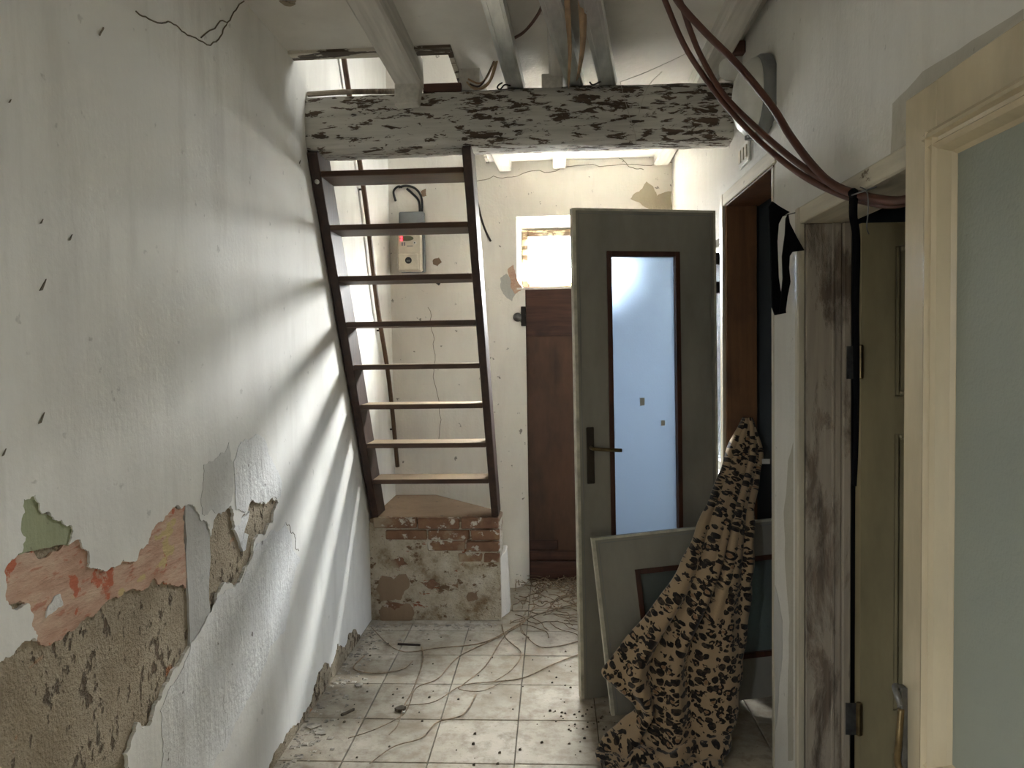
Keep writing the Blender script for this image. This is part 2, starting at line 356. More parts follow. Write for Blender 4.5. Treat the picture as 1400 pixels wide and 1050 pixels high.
def jag(pts, amp=0.25, levels=3, rnd=random, closed=True):   # 2-D outline roughened like a broken plaster edge
    pts = [Vector(p) for p in pts]
    for _ in range(levels):
        out = []; n = len(pts)
        for i in range(n if closed else n-1):
            a, b = pts[i], pts[(i+1) % n]; d = b-a; L = d.length
            out.append(a)
            if L > 0.007: out.append((a+b)/2 + Vector((-d.y, d.x))*rnd.uniform(-amp, amp))
        if not closed: out.append(pts[-1])
        pts = out
    return pts

# ------------------------------------------------------------------ room shell
XL, XR, XN, YB, ZC = -1.08, 0.80, 0.785, 4.90, 2.82
TOP = 4.6
# floor with tiles as pieces
floor = link('floor', B(-1.5, 2.6, -2.6, 5.3, -0.15, -0.011), 'grout'); tag(floor, 'beige square tiled floor strewn with dry roots and dust', None, None, 'structure')
tmesh = {}
def tile(x0, x1, y0, y1):
    wx, wy = round(x1-x0, 3), round(y1-y0, 3)
    if wx < 0.02 or wy < 0.02: return
    if (wx, wy) not in tmesh:
        bm = B(0, wx, 0, wy, -0.011, 0); bmesh.ops.bevel(bm, geom=[e for e in bm.edges if all(abs(v.co.z) < 1e-6 for v in e.verts)], offset=0.002, segments=1, affect='EDGES')
        me = bpy.data.meshes.new('tile'); bm.to_mesh(me); bm.free(); me.materials.append(M['tile']); tmesh[(wx, wy)] = me
    o = bpy.data.objects.new('tile', tmesh[(wx, wy)]); COL.objects.link(o); o.parent = floor
    o.location = (x0, y0, random.uniform(-0.0008, 0.0004)); o.rotation_euler = (random.uniform(-.002, .002), random.uniform(-.002, .002), 0)
g = 0.0022; S = 0.33
for i in range(-4, 8):
    for j in range(-14, 8):
        x0, x1 = -0.165+i*S, -0.165+(i+1)*S; y0, y1 = 2.695+j*S, 2.695+(j+1)*S
        cx0, cx1 = max(x0+g, XL), x1-g
        cy0, cy1 = max(y0+g, -2.2), min(y1-g, YB)
        if x0 > 0.70 and not (2.3 < y0 < 3.3): continue
        if x0 > 1.9: continue
        tile(cx0, cx1, cy0, cy1)

# left wall: mortar core, broken plaster skin, older coats in the breach
bm = bmesh.new()
for a in ((-1.42, XL-0.010, -0.3, 5.3, -0.1, TOP), (-1.42, XL, -2.6, -1.4, -0.1, TOP), (-1.42, XL, -0.4, -0.3, -0.1, TOP), (-1.42, XL, -1.4, -0.4, -0.1, 1.05), (-1.42, XL, -1.4, -0.4, 2.15, TOP)): box(bm, *a)
wl = link('wall_left', bm, 'mortar'); tag(wl, 'peeling white left wall with a breach of red and grey undercoats', None, None, 'structure')
def onl(px, py):
    p = at(px, py, 0, XL); return Vector((p.y, p.z))
def c3(x, y): return onl(x/2.5615, 640+y/2.5615)
def c2(x, y): return onl(x/2.917, 340+y/2.917)
edge = [c3(*q) for q in ((-330, 800), (-200, 720), (-90, 700), (0, 680), (20, 660), (60, 632), (130, 606), (112, 545), (104, 475), (30, 470), (18, 370), (42, 318), (80, 292), (84, 108), (124, 92), (150, 160), (200, 182), (256, 216), (242, 268),
        (282, 250), (311, 290), (310, 346), (370, 362), (432, 320), (520, 266), (555, 190), (600, 147), (652, 132), (692, 152), (738, 240), (780, 146), (810, 132), (822, 200), (868, 150), (930, 126), (976, 120), (956, 190), (930, 232), (890, 260), (870, 340),
        (840, 400), (792, 402), (762, 440), (756, 530), (720, 562), (670, 622), (610, 704), (580, 760), (545, 830), (525, 902), (482, 890), (466, 940), (440, 1000), (452, 1060), (420, 1150), (400, 1300))]
random.seed(3)
edge = jag([Vector((0.75, 0.0)), Vector((0.86, 0.35))]+edge+[Vector((1.78, 0.16)), Vector((1.70, 0.0))], 0.22, 4, random, False)
edge[0].y = 0; edge[-1].y = 0
ring = [Vector((-0.3, 0))]+edge+[Vector((YB, 0)), Vector((YB, TOP)), Vector((-0.3, TOP))]
def wallpoly(name, ring, x, th, mat, parent):
    bm = bmesh.new(); prism(bm, [(x, p.x, p.y) for p in ring], (-th, 0, 0)); return link(name, bm, mat, parent)
bm = bmesh.new()
for a in ((XL, XL+.002, -2.2, -1.4, 0, TOP), (XL, XL+.002, -0.4, -0.3, 0, TOP), (XL, XL+.002, -1.4, -0.4, 0, 1.05), (XL, XL+.002, -1.4, -0.4, 2.15, TOP)): box(bm, *a)
link('plaster_coat', bm, 'plaster_left', wl)
wallpoly('plaster_coat', ring, XL, 0.0105, 'plaster_left', wl)
pink = [c3(*q) for q in ((8, 370), (30, 318), (76, 288), (240, 262), (285, 240), (318, 290), (316, 340), (370, 356), (440, 312), (520, 258), (556, 180), (600, 140), (654, 124), (656, 300), (657, 420), (620, 412), (580, 395), (500, 430), (420, 455), (350, 500), (310, 520), (250, 570), (200, 606), (140, 604), (98, 545), (94, 470), (20, 474))]
wallpoly('red_coat', jag(pink, 0.20, 4), XL-0.0045, 0.0065, 'pink', wl)
wallpoly('green_coat', jag([c3(*q) for q in ((72, 305), (76, 100), (124, 84), (156, 155), (262, 212), (246, 272), (160, 280))], 0.05, 2), XL-0.0035, 0.007, 'green_coat', wl)
wallpoly('grey_coat', jag([c3(*q) for q in ((652, 120), (700, 140), (738, 230), (736, 400), (742, 520), (716, 566), (668, 624), (662, 420), (658, 250))], 0.06, 2), XL-0.003, 0.0075, 'grey_coat', wl)
wallpoly('white_remnant', jag([c3(*q) for q in ((165, 525), (195, 450), (215, 440), (225, 480), (190, 505))], 0.15, 2), XL-0.002, 0.004, 'plaster_low', wl)
wallpoly('white_remnant', jag([c3(*q) for q in ((818, 215), (828, 195), (876, 150), (846, 280), (822, 215))], 0.1, 2), XL-0.001, 0.009, 'plaster_low', wl)
wallpoly('white_remnant', jag([c3(*q) for q in ((845, 262), (858, 226), (872, 232), (862, 285), (852, 292))], 0.1, 2), XL-0.001, 0.009, 'plaster_low', wl)
wallpoly('bright_patch', jag([c2(*q) for q in ((938, 962), (930, 850), (960, 770), (1020, 740), (1050, 755), (1092, 860), (1122, 930), (1118, 990), (1060, 1012), (1000, 1000), (980, 1050), (940, 1040))], 0.12, 3), XL+0.0022, 0.003, 'plaster_low', wl)
wallpoly('grey_patch', jag([c2(*q) for q in ((806, 1060), (812, 862), (868, 830), (912, 772), (934, 890), (930, 965), (880, 1060))], 0.16, 4), XL+0.0012, 0.002, 'pale_grey', wl)
low = [c3(*q) for q in ((770, 445), (845, 404), (900, 262), (1000, 190), (1052, 330), (1000, 560), (900, 760), (800, 960), (740, 1060), (560, 1060), (560, 850), (640, 700))]
wallpoly('flaked_lower_coat', jag(low, 0.16, 4), XL+0.0016, 0.0024, 'plaster_low', wl)
# cracks on the lower skin and the fibre crack near the ceiling
for pts in (((1000, 190), (1030, 230), (1046, 290)), ((780, 800), (796, 880), (786, 960)), ((840, 560), (845, 600), (830, 650))):
    link('crack', T([(XL+0.0006, p.x, p.y) for p in jag([c3(*q) for q in pts], .25, 4, random, False)], 0.0013, 5, 1), 'crackline', wl)
for pts in (((660, 90), (700, 100), (745, 140), (790, 160), (850, 168), (885, 135), (905, 90), (870, 92), (800, 150)), ((905, 90), (940, 40), (1000, -10)), ((540, 45), (590, 75), (660, 90)), ((395, 140), (410, 110))):
    link('crack', T([(XL+0.0015, p.x, p.y) for p in jag([onl(q[0]/2.917, q[1]/2.917) for q in pts], .10, 2, random, False)], 0.0022, 5, 1), 'crackline', wl)
for q, s_ in (((38, 405), .004), ((165, 885), .005), ((280, 950), .007), ((170, 1170), .012), ((165, 1700), .010), ((1195, 648), .008), ((15, 1835), .006)):
    p = onl(q[0]/2.917, q[1]/2.917 if q[1] < 1050 else 340+(q[1]-1020)/2.917); bm = bmesh.new()
    prism(bm, [(XL+0.002, p.x+s_*a, p.y+s_*b) for a, b in ((-1, -.9), (-.2, -.7), (.7, .9), (.9, 1.4), (.1, .5))], (-0.004, 0, 0)); link('chip', bm, 'crackline', wl)

# right wall with doorway A (far), doorway B (near) and window opening
DA0, DA1, DAZ = 2.69, 3.42, 2.20
DB0, DB1, DBZ = 1.52, 2.362, 1.937
W0, W1, WZ0, WZ1 = 3.49, 4.35, 0.93, 2.08
bm = bmesh.new()
T0 = 0.93
for a in ((XN, T0, -2.6, DB0, -0.1, TOP), (XN, T0, DB0, DB1, DBZ+0.05, TOP), (XN, T0, DB1, 2.61, -0.1, TOP), (XR, T0, 2.61, DA0, -0.1, TOP), (XR, T0, DA0, DA1, DAZ+0.04, TOP),
          (XR, T0, DA1, W0, -0.1, TOP), (XR, T0+0.07, W0, W1, -0.1, WZ0), (XR, T0+0.07, W0, W1, WZ1, 3.3), (XR, T0+.07, W1, 5.3, -0.1, TOP), (XR, T0+.07, W0, 3.25, 3.3, TOP), (XR, T0+.07, W0, W1, 4.1, TOP), (XR, T0+.07, 4.15, W1, 3.3, 4.1)): box(bm, *a)
wr = tag(link('wall_right', bm, 'plaster_right'), 'grey-white right wall pierced by two doorways', None, None, 'structure')
def onr(px, py, x=XN):
    p = at(px, py, 0, x); return Vector((p.y, p.z))
# worn grey-beige rubbed areas on the pier between the doorways and by the near door
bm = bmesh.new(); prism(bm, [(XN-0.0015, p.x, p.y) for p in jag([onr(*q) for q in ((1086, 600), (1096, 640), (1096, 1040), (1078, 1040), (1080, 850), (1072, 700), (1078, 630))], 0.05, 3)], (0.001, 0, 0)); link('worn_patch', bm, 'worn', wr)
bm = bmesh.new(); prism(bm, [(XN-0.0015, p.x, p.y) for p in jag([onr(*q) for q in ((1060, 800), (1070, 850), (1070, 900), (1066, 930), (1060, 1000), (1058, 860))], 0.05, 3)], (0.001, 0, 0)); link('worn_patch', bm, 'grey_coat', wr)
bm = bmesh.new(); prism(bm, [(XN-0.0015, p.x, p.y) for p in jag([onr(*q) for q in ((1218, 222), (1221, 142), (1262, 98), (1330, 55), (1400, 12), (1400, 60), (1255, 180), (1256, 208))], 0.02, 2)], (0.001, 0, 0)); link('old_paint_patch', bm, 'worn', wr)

# back wall with transom recess and door recess
TX0, TX1, TZ0, TZ1 = -0.23, 0.47, 1.985, 2.46
DX0, DX1, DZ = -0.175, 0.60, 1.975
bm = bmesh.new()
for a in ((-1.45, TX0, YB, 5.095, -0.1, TOP), (TX1, 1.2, YB, 5.095, TZ0, TOP), (TX0, TX1, YB, 5.095, TZ1, TOP), (TX0, DX0, YB, 5.095, -0.1, TZ0), (TX1-.01, DX1+.02, YB, 5.093, DZ+.006, TZ0+.02), (DX1, 1.2, YB, 5.094, -0.1, TZ0)): box(bm, *a)
wb = tag(link('wall_back', bm, 'plaster_back'), 'off-white back wall with door, transom window and electric meter', None, None, 'structure')
def onb(px, py):
    p = at(px, py, 1, YB); return Vector((p.x, p.z))
def backpatch(name, mat, pts, th=0.002, a=0.1):
    bm = bmesh.new(); prism(bm, [(p.x, YB-th, p.y) for p in jag([onb(*q) for q in pts], a, 3)], (0, th+0.001, 0)); return link(name, bm, mat, wb)
backpatch('bare_mortar_patch', 'bare', ((862, 272), (878, 258), (884, 248), (893, 255), (898, 268), (912, 262), (918, 262), (919, 290), (900, 292), (880, 282)))
backpatch('bare_mortar_patch', 'pink', ((694, 368), (702, 362), (708, 384), (716, 396), (704, 402), (698, 392)), 0.001)
backpatch('bare_mortar_patch', 'landing', ((592, 355), (600, 352), (604, 358), (598, 364), (592, 361)), 0.001)
backpatch('bare_mortar_patch', 'landing', ((575, 262), (582, 258), (583, 268), (576, 269)), 0.001)
backpatch('grey_patch', 'grey_coat', ((684, 380), (692, 374), (700, 385), (706, 400), (700, 412), (688, 402)), 0.0008)
for pts in (((650, 248), (700, 242), (760, 234), (840, 226), (920, 222)), ((585, 420), (592, 470), (596, 530), (600, 600)), ((845, 215), (860, 228), (880, 232))):
    link('crack', T([(p.x, YB+.0005, p.y) for p in jag([onb(*q) for q in pts], .12, 3, random, False)], 0.0022, 5, 1), 'crackline', wb)
# bulging plaster foot beside the door
bm = bmesh.new()
rows = [(0.0, .14), (0.08, .12), (0.2, .085), (0.38, .05), (0.7, .03), (1.2, .006)]
prev = None
for z, d in rows:
    cur = [bm.verts.new((x, YB-d*max(0.0, math.sin((x+0.42)/0.245*PI))**0.5-0.001, z)) for x in [-0.42+0.245*i/8 for i in range(9)]]
    if prev:
        for i in range(8): bm.faces.new((prev[i], prev[i+1], cur[i+1], cur[i]))
    prev = cur
link('plaster_foot', bm, 'plaster_back', wb, smooth=True)

# ceiling with stairwell
SW, SY = -0.40, 3.10
bm = bmesh.new()
for a in ((-1.2, 1.0, -2.6, SY, ZC, ZC+0.11), (SW, 1.0, SY, 5.0, ZC, ZC+0.11)): box(bm, *a)
ceil = tag(link('ceiling', bm, 'ceiling'), 'grey-white plaster ceiling with an open stairwell beside the beam', None, None, 'structure')
link('edge_board', B(XL, -0.70, SY-.06, SY+0.012, ZC-0.012, ZC+0.10), 'edge_board', ceil)
link('edge_board', B(-0.56, SW, SY-.06, SY+0.012, ZC-0.012, ZC+0.10), 'edge_board', ceil)
link('edge_board', B(SW-0.02, SW, SY+0.012, YB, ZC-0.01, ZC+0.10), 'edge_board', ceil)
bm = bmesh.new(); prism(bm, [(p.x, p.y, ZC-0.003) for p in jag([at(*q, 2, ZC).xy for q in ((381, 0), (405, 0), (404, 5), (396, 8), (388, 6))], 0.1, 2)], (0, 0, 0.002)); link('bare_mortar_patch', bm, 'mortar', ceil)
# room behind camera, side rooms and upper storey: closed shells
link('wall_front', B(-1.45, 1.0, -2.45, -2.2, -0.1, TOP), 'plaster_right')['kind'] = 'structure'
bm = bmesh.new()
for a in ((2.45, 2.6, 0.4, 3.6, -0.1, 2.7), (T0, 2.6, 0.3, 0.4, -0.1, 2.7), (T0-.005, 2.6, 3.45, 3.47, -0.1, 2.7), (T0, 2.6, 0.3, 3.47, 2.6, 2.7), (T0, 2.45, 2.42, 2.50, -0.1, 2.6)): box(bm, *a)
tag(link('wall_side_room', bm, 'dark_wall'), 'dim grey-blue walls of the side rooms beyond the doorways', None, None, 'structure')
bm = bmesh.new(); box(bm, -1.45, 1.2, -2.6, 5.3, TOP, TOP+0.1); tag(link('ceiling_upper', bm, 'ceiling'), None, None, None, 'structure')

# windows
w1 = empty('window_1', (0, 5.05, TZ0)); tag(w1, 'small transom window with rotten frame glowing white above the brown door', None, None, 'structure')
def wpart(name, mat, par, *d, bevel=0.0): 
    o = link(name, B(*d), mat, par, bevel=bevel); o.matrix_parent_inverse = par.matrix_basis.inverted(); return o
fx0, fx1, fz0, fz1 = TX0+0.035, TX1-0.035, TZ0+0.012, TZ1-0.075
wpart('frame', 'old_frame', w1, fx0, fx0+0.04, 5.02, 5.08, fz0, fz1, bevel=.004)
wpart('frame', 'old_frame', w1, fx1-0.04, fx1, 5.02, 5.08, fz0, fz1, bevel=.004)
wpart('frame', 'old_frame', w1, fx0+0.04, fx1-0.04, 5.02, 5.08, fz0, fz0+0.03, bevel=.004)
wpart('frame', 'old_frame', w1, fx0+0.04, fx1-0.04, 5.02, 5.08, fz1-0.045, fz1, bevel=.004)
wpart('pane', 'pane', w1, fx0+0.04, fx1-0.04, 5.05, 5.055, fz0+0.03, fz1-0.045)
def reveal(pts): 
    bm = bmesh.new(); hexa(bm, pts); o = link('reveal', bm, 'plaster_back', w1); o.matrix_parent_inverse = w1.matrix_basis.inverted()
reveal([(TX0, YB+.001, TZ0), (TX0+.004, YB+.001, TZ0), (fx0, 5.05, TZ0), (TX0, 5.05, TZ0), (TX0, YB+.001, TZ1), (TX0+.004, YB+.001, TZ1), (fx0, 5.05, TZ1), (TX0, 5.05, TZ1)])
reveal([(TX1-.004, YB+.001, TZ0), (TX1, YB+.001, TZ0), (TX1, 5.05, TZ0), (fx1, 5.05, TZ0), (TX1-.004, YB+.001, TZ1), (TX1, YB+.001, TZ1), (TX1, 5.05, TZ1), (fx1, 5.05, TZ1)])
reveal([(TX0, YB+.001, TZ1-.004), (TX1, YB+.001, TZ1-.004), (TX1, 5.06, fz1), (TX0, 5.06, fz1), (TX0, YB+.001, TZ1), (TX1, YB+.001, TZ1), (TX1, 5.06, TZ1), (TX0, 5.06, TZ1)])
reveal([(TX0, YB-.004, TZ0-.012), (TX1, YB-.004, TZ0-.012), (TX1, 5.1, TZ0-.012), (TX0, 5.1, TZ0-.012), (TX0, YB-.004, TZ0), (TX1, YB-.004, TZ0), (TX1, 5.1, fz0), (TX0, 5.1, fz0)])
def flatwin(name, axis, c0, c1, z0, z1, p, mat, label):
    e = empty(name, (p, (c0+c1)/2, z0) if axis == 0 else ((c0+c1)/2, p, z0)); tag(e, label, None, None, 'structure')
    def d(a0, a1, t, q0, q1): return (p-t, p+t, a0, a1, q0, q1) if axis == 0 else (a0, a1, p-t, p+t, q0, q1)
    for a in ((c0, c0+.045, .025, z0, z1), (c1-.045, c1, .025, z0, z1), (c0+.045, c1-.045, .025, z0, z0+.045), (c0+.045, c1-.045, .025, z1-.045, z1)): wpart('frame', 'white_door', e, *d(*a))
    wpart('pane', mat, e, *d(c0+.045, c1-.045, .002, z0+.045, z1-.045))
flatwin('window_2', 0, W0, W1, WZ0, WZ1, 0.88, 'blue_pane', 'blue-lit window in the right wall behind the open glazed door')
flatwin('fill_window_3', 0, -1.4, -0.4, 1.05, 2.15, -1.2, 'dim_pane', 'unseen fill-light window added in the left wall behind the viewer')  # added out of view to fill the near walls with light
flatwin('fill_window_4', 0, 3.25, 4.15, 3.3, 4.1, 0.88, 'upper_pane', 'unseen upstairs window added to light the stairwell')  # added out of view to brighten the stairwell and back wall

# back door
d1 = empty('door_1', (0.2, 4.95, 0)); tag(d1, 'narrow brown painted back door under the transom window', None, None, 'structure')
wpart('leaf', 'brown_door', d1, DX0, DX1, 4.93, 4.97, -0.010, DZ+.006, bevel=.004)
wpart('top_board', 'brown_batten', d1, DX0+.002, DX1-.002, 4.922, 4.93, 1.66, DZ, bevel=.003)
for z0, z1, x1, y in ((0.02, 0.135, DX1-.01, 4.905), (0.145, 0.205, DX1-.04, 4.912), (0.215, 0.28, 0.02, 4.915)):
    wpart('batten', 'brown_batten', d1, DX0+.004, x1, y, 4.93, z0, z1, bevel=.004)
bm = bmesh.new(); lathe(bm, [(.022, 0), (.03, .004), (.03, .010), (.012, .016), (.010, .022)], (-0.228, YB, 1.79), (0, -1, 0), 20)
o = link('lock_rosette', bm, 'steel', d1, True); o.matrix_parent_inverse = d1.matrix_basis.inverted()
wpart('lock_plate', 'dark_steel', d1, -0.205, -0.172, YB-.012, 4.93, 1.73, 1.86, bevel=.003)
link('reveal', B(-0.24, -0.178, 4.925, 5.0, -0.01, 0.012), 'dirt', wb)

# door frames in the right wall
t1 = empty('trim_1', (XR, 3.05, 0)); tag(t1, 'raw pine lining of the far right doorway', None, None, 'structure')
wpart('jamb', 'pine', t1, XR-.004, T0+.004, DA1-.022, DA1, 0, DAZ, bevel=.002)
wpart('jamb', 'cream_frame', t1, XR-.004, T0+.02, DA0, DA0+.022, 0, DAZ, bevel=.002)
wpart('head', 'pine', t1, XR-.004, T0+.02, DA0, DA1, DAZ, DAZ+.03, bevel=.002)
wpart('casing', 'cream_frame', t1, XR-.016, XR, DA1, DA1+.05, 0, DAZ+.06, bevel=.003)
wpart('casing', 'cream_lintel', t1, XR-.014, XR, DA0-.05, DA1, DAZ+.005, DAZ+.06, bevel=.003)
t2 = empty('trim_2', (XN, 2.0, 0)); tag(t2, 'weathered cream door frame of the near right doorway', None, None, 'structure')
wpart('jamb', 'weathered', t2, XN+.006, T0-.03, DB1-.03, DB1, 0, DBZ, bevel=.003)
wpart('stop', 'weathered', t2, T0-.03, T0-.004, DB1-.042, DB1, 0, DBZ, bevel=.004)
wpart('stop', 'weathered', t2, T0-.062, T0-.052, DB1-.036, DB1-.03, 0, DBZ, bevel=.002)
wpart('casing', 'cream_frame', t2, XN-.020, XN+.004, DB1-.03, DB1-.002, 0, DBZ+.05, bevel=.004)
wpart('casing', 'plaster_right', t2, XN-.010, XN+.002, DB1+.000, DB1+.045, 0, DBZ+.05, bevel=.003)
wpart('head', 'cream_lintel', t2, XN-.014, T0, DB0, DB1+.01, DBZ, DBZ+.052, bevel=.004)

# ------------------------------------------------------------------ beam, joists, channels
random.seed(11)
bm = bmesh.new(); rings = []
nseg = 44; prof = []
for k in range(24):
    a = 2*PI*k/24; c, s_ = math.cos(a), math.sin(a)
    e = 0.45; prof.append((math.copysign(abs(c)**e, c), math.copysign(abs(s_)**e, s_)))
off = [0]*24
for i in range(nseg+1):
    x = XL-0.02+(0.83-XL+0.02)*i/nseg
    off = [0.8*o+random.uniform(-.0025, .0025) for o in off]
    cyy = 3.345 + 0.02*(i/nseg-0.5); czz = 2.582+0.012*math.sin(i/nseg*2.4)
    rings.append([bm.verts.new((x, cyy+p[0]*(0.10+off[k]), czz+p[1]*(0.128+off[k]))) for k, p in enumerate(prof)])
for a, b in zip(rings, rings[1:]):
    for k in range(24): bm.faces.new((a[k], a[(k+1) % 24], b[(k+1) % 24], b[k]))
bm.faces.new(rings[0]); bm.faces.new(rings[-1][::-1])
beam = tag(link('ceiling_beam', bm, 'beam', None, True), 'heavy cross beam with flaking white paint above the ladder', 'beam')
def joist(y0, y1, xa, xb, za, zb, hw, label, ht=0.13):
    random.seed(int((xa+2)*100)); bm = bmesh.new(); n = 10; prev = None
    for i in range(n+1):
        t = i/n; x = xa+(xb-xa)*t; z = za+(zb-za)*t; y = y0+(y1-y0)*t; r = lambda: random.uniform(-.004, .004)
        cur = [bm.verts.new(v) for v in ((x-hw+r(), y, z+.008+r()), (x-hw+.010, y, z+r()*.5), (x+hw-.010, y, z+r()*.5), (x+hw+r(), y, z+.008+r()), (x+hw, y, z+ht), (x-hw, y, z+ht))]
        if prev:
            for k in range(6): bm.faces.new((prev[k], prev[(k+1) % 6], cur[(k+1) % 6], cur[k]))
        else: bm.faces.new(cur[::-1])
        prev = cur
    bm.faces.new(prev)
    return tag(link('ceiling_joist', bm, 'joist'), label, 'joist', 'ceiling joists')
j = joist(-2.2, 3.245, -0.64, -0.605, 2.715, 2.715, 0.055, 'white painted joist left of the ceiling, its end block hanging on the beam')
bm = hexa(bmesh.new(), [(-0.665, 3.17, 2.63), (-0.565, 3.17, 2.635), (-0.565, 3.24, 2.635), (-0.665, 3.24, 2.63), (-0.662, 3.17, 2.722), (-0.55, 3.17, 2.722), (-0.55, 3.24, 2.722), (-0.662, 3.24, 2.722)])
link('end_block', bm, 'joist', j, bevel=.004)
joist(-2.2, YB, -0.03, 0.065, 2.772, 2.76, 0.042, 'white joist crossing the beam behind the metal channels', 0.055)
tag(link('packing_block', B(-0.03, 0.062, 3.27, 3.42, 2.702, 2.775), 'joist', None, bevel=.004), 'white packing block on the beam between left and middle channels', 'block')
joist(-2.2, YB, 0.60, 0.735, 2.715, 2.765, 0.05, 'white joist nearest the right wall, above the round lamp', 0.10)
joist(3.3, YB, -0.35, -0.295, 2.725, 2.755, 0.045, 'short white joist along the stairwell behind the beam', 0.10)
# dark packing bar on the beam by the left wall
tag(link('packing_batten', T([(XL+.005, 3.27, 2.722), (-0.9, 3.275, 2.728), (-0.672, 3.28, 2.724)], 0.012, 8), 'weathered'), 'grey weathered batten lying on the left end of the beam', 'batten')
tag(link('packing_board', B(-0.555, -0.385, 3.262, 3.30, 2.708, 2.748), 'brown_batten', None, bevel=.003), 'dark wooden packing board on the beam right of the left joist', 'board')
def channel(xa, xb, ya, yb, z, label):
    d = Vector((xb-xa, yb-ya, 0)); L = d.length; o = empty('metal_channel', (xa, ya, z), (0, 0, math.atan2(d.y, d.x)-PI/2)); tag(o, label, 'channel', 'galvanised channels on the beam')
    hw = 0.036; th = 0.0015
    link('web', B(-hw, hw, 0, L, 0, th), 'zinc', o)
    for s_ in (-1, 1):
        link('flange', B(min(s_*hw, s_*(hw-th)), max(s_*hw, s_*(hw-th)), 0, L, th, 0.05), 'zinc', o)
        link('lip', B(min(s_*hw, s_*(hw-.012)), max(s_*hw, s_*(hw-.012)), 0, L, 0.05, 0.05+th), 'zinc', o)
        link('rib', B(s_*0.022-.003, s_*0.022+.003, 0, L, -.0025, 0), 'zinc', o)
    link('hanger', T([(0, .05, .05), (0, .05, ZC-z)], .002, 6, 1), 'steel', o)
    return o
channel(-0.218, -0.142, 1.7, 3.36, 2.716, 'galvanised metal channel left of the trio, hooks on its flank')
channel(-0.098, 0.128, 1.7, 3.36, 2.716, 'middle galvanised metal channel with paper tape hanging over it')
channel(0.02, 0.272, 1.7, 3.36, 2.714, 'rightmost galvanised metal channel above the beam')
def ribbon(name, pts, wdt, mat, label, cat, group=None, twist=0.0, wdir=(1, 0, 0), th=0.001):
    p = spline(pts, 6); bm = bmesh.new(); prev = None; n = len(p); wdir = Vector(wdir)
    for i, q in enumerate(p):
        t = (p[min(i+1, n-1)]-p[max(i-1, 0)]).normalized(); a = wdir.normalized(); a = (Matrix.Rotation(twist*i/(n-1), 3, t) @ a); a = (a-t*a.dot(t)).normalized(); nn = t.cross(a)
        ww = wdt[0]+(wdt[1]-wdt[0])*i/(n-1) if isinstance(wdt, tuple) else wdt
        cur = [bm.verts.new(q+a*ww/2+nn*th), bm.verts.new(q-a*ww/2+nn*th), bm.verts.new(q-a*ww/2-nn*th), bm.verts.new(q+a*ww/2-nn*th)]
        if prev:
            for k in range(4): bm.faces.new((prev[k], prev[(k+1) % 4], cur[(k+1) % 4], cur[k]))
        else: bm.faces.new(cur[::-1])
        prev = cur
    bm.faces.new(prev)
    return tag(link(name, bm, mat, None, True), label, cat, group)
ribbon('paper_tape', [at(773, -40, 1, 2.35), at(777, 30, 1, 2.62), at(779, 70, 1, 2.8), at(777, 119, 1, 3.05)], (0.022, 0.016), 'tape', 'long brown paper tape strip hanging below the middle channel', 'tape', 'paper tapes', 1.2)
ribbon('paper_tape', [at(793, -40, 1, 2.35), at(797, 30, 1, 2.62), at(796, 70, 1, 2.8), at(790, 108, 1, 3.0)], (0.030, 0.020), 'tape', 'broad brown paper tape strip hanging right of the middle channel', 'tape', 'paper tapes', -0.9)
def hook(pts, y, label, r=0.0035):
    tag(link('iron_hook', T([at(*q, 1, y) for q in pts], r, 6, 5), 'dark_steel'), label, 'hook', 'small iron hooks')
hook([(672, 70), (665, 69), (660, 74), (662, 79), (668, 78), (672, 73), (680, 73), (686, 76)], 3.2, 'open iron hook on the left metal channel')
hook([(687, 113), (682, 116), (680, 120), (684, 122), (690, 116), (698, 117)], 3.22, 'lower iron hook between the left channel and the beam')
hook([(806, 112), (810, 116), (816, 114), (826, 108), (829, 101)], 3.22, 'iron hook between the middle and right channels')
for k, (pts, m) in enumerate(((((638, 112), (650, 122), (668, 112), (676, 90), (682, 78)), 'wire_light'), (((642, 115), (655, 118), (666, 104), (676, 82)), 'wire_dark'), (((645, 119), (660, 121), (672, 108), (681, 80)), 'tape'), (((640, 108), (654, 114), (664, 108), (674, 88), (679, 76)), 'tape'))):
    tag(link('twisted_wire', T([at(*q, 1, 3.23) for q in pts], 0.004, 6, 5), m), ['beige wire of the tangle on the beam', 'dark wire of the tangle on the beam', 'thick tan strand of the tangle on the beam', 'upper tan strand of the tangle on the beam'][k], 'wire', 'wire tangle on the beam')
tag(link('ceiling_cable', T([at(703, 52, 1, 2.9), at(716, 44, 1, 2.8), at(730, 28, 1, 2.7), at(741, 8, 1, 2.55), at(744, -20, 1, 2.4)], 0.006, 6), 'cable'), 'short brown cable looping between left and middle channels', 'cable')

# ------------------------------------------------------------------ ladder stair
lad = empty('ladder_stair', (-0.69, 4.18, 0.60)); tag(lad, 'steep dark brown wooden ladder stair rising from the brick plinth to the beam', 'ladder')
def lp(o): o.parent = lad; o.matrix_parent_inverse = lad.matrix_basis.inverted(); return o
A_, Bt = Vector((0, 4.16, 0.612)), Vector((0, 3.235, 2.455))     # front line of stringers (bottom, top)
dirl = (Bt-A_).normalized(); nrm = Vector((0, dirl.z, -dirl.y)).normalized()     # towards the back wall
dep = 0.175
def stringer(xb0, xb1, xt0, xt1):
    bm = bmesh.new(); top = Bt
    p = [Vector((xb0, *A_.yz)), Vector((xb1, *A_.yz)), Vector((xb1, A_.y+dep*1.05, A_.z)), Vector((xb0, A_.y+dep*1.05, A_.z)),
         Vector((xt0, *top.yz)), Vector((xt1, *top.yz)), Vector((xt1, *(top+nrm*dep).yz)), Vector((xt0, *(top+nrm*dep).yz))]
    hexa(bm, p); return lp(link('stringer', bm, 'stringer', bevel=.003))
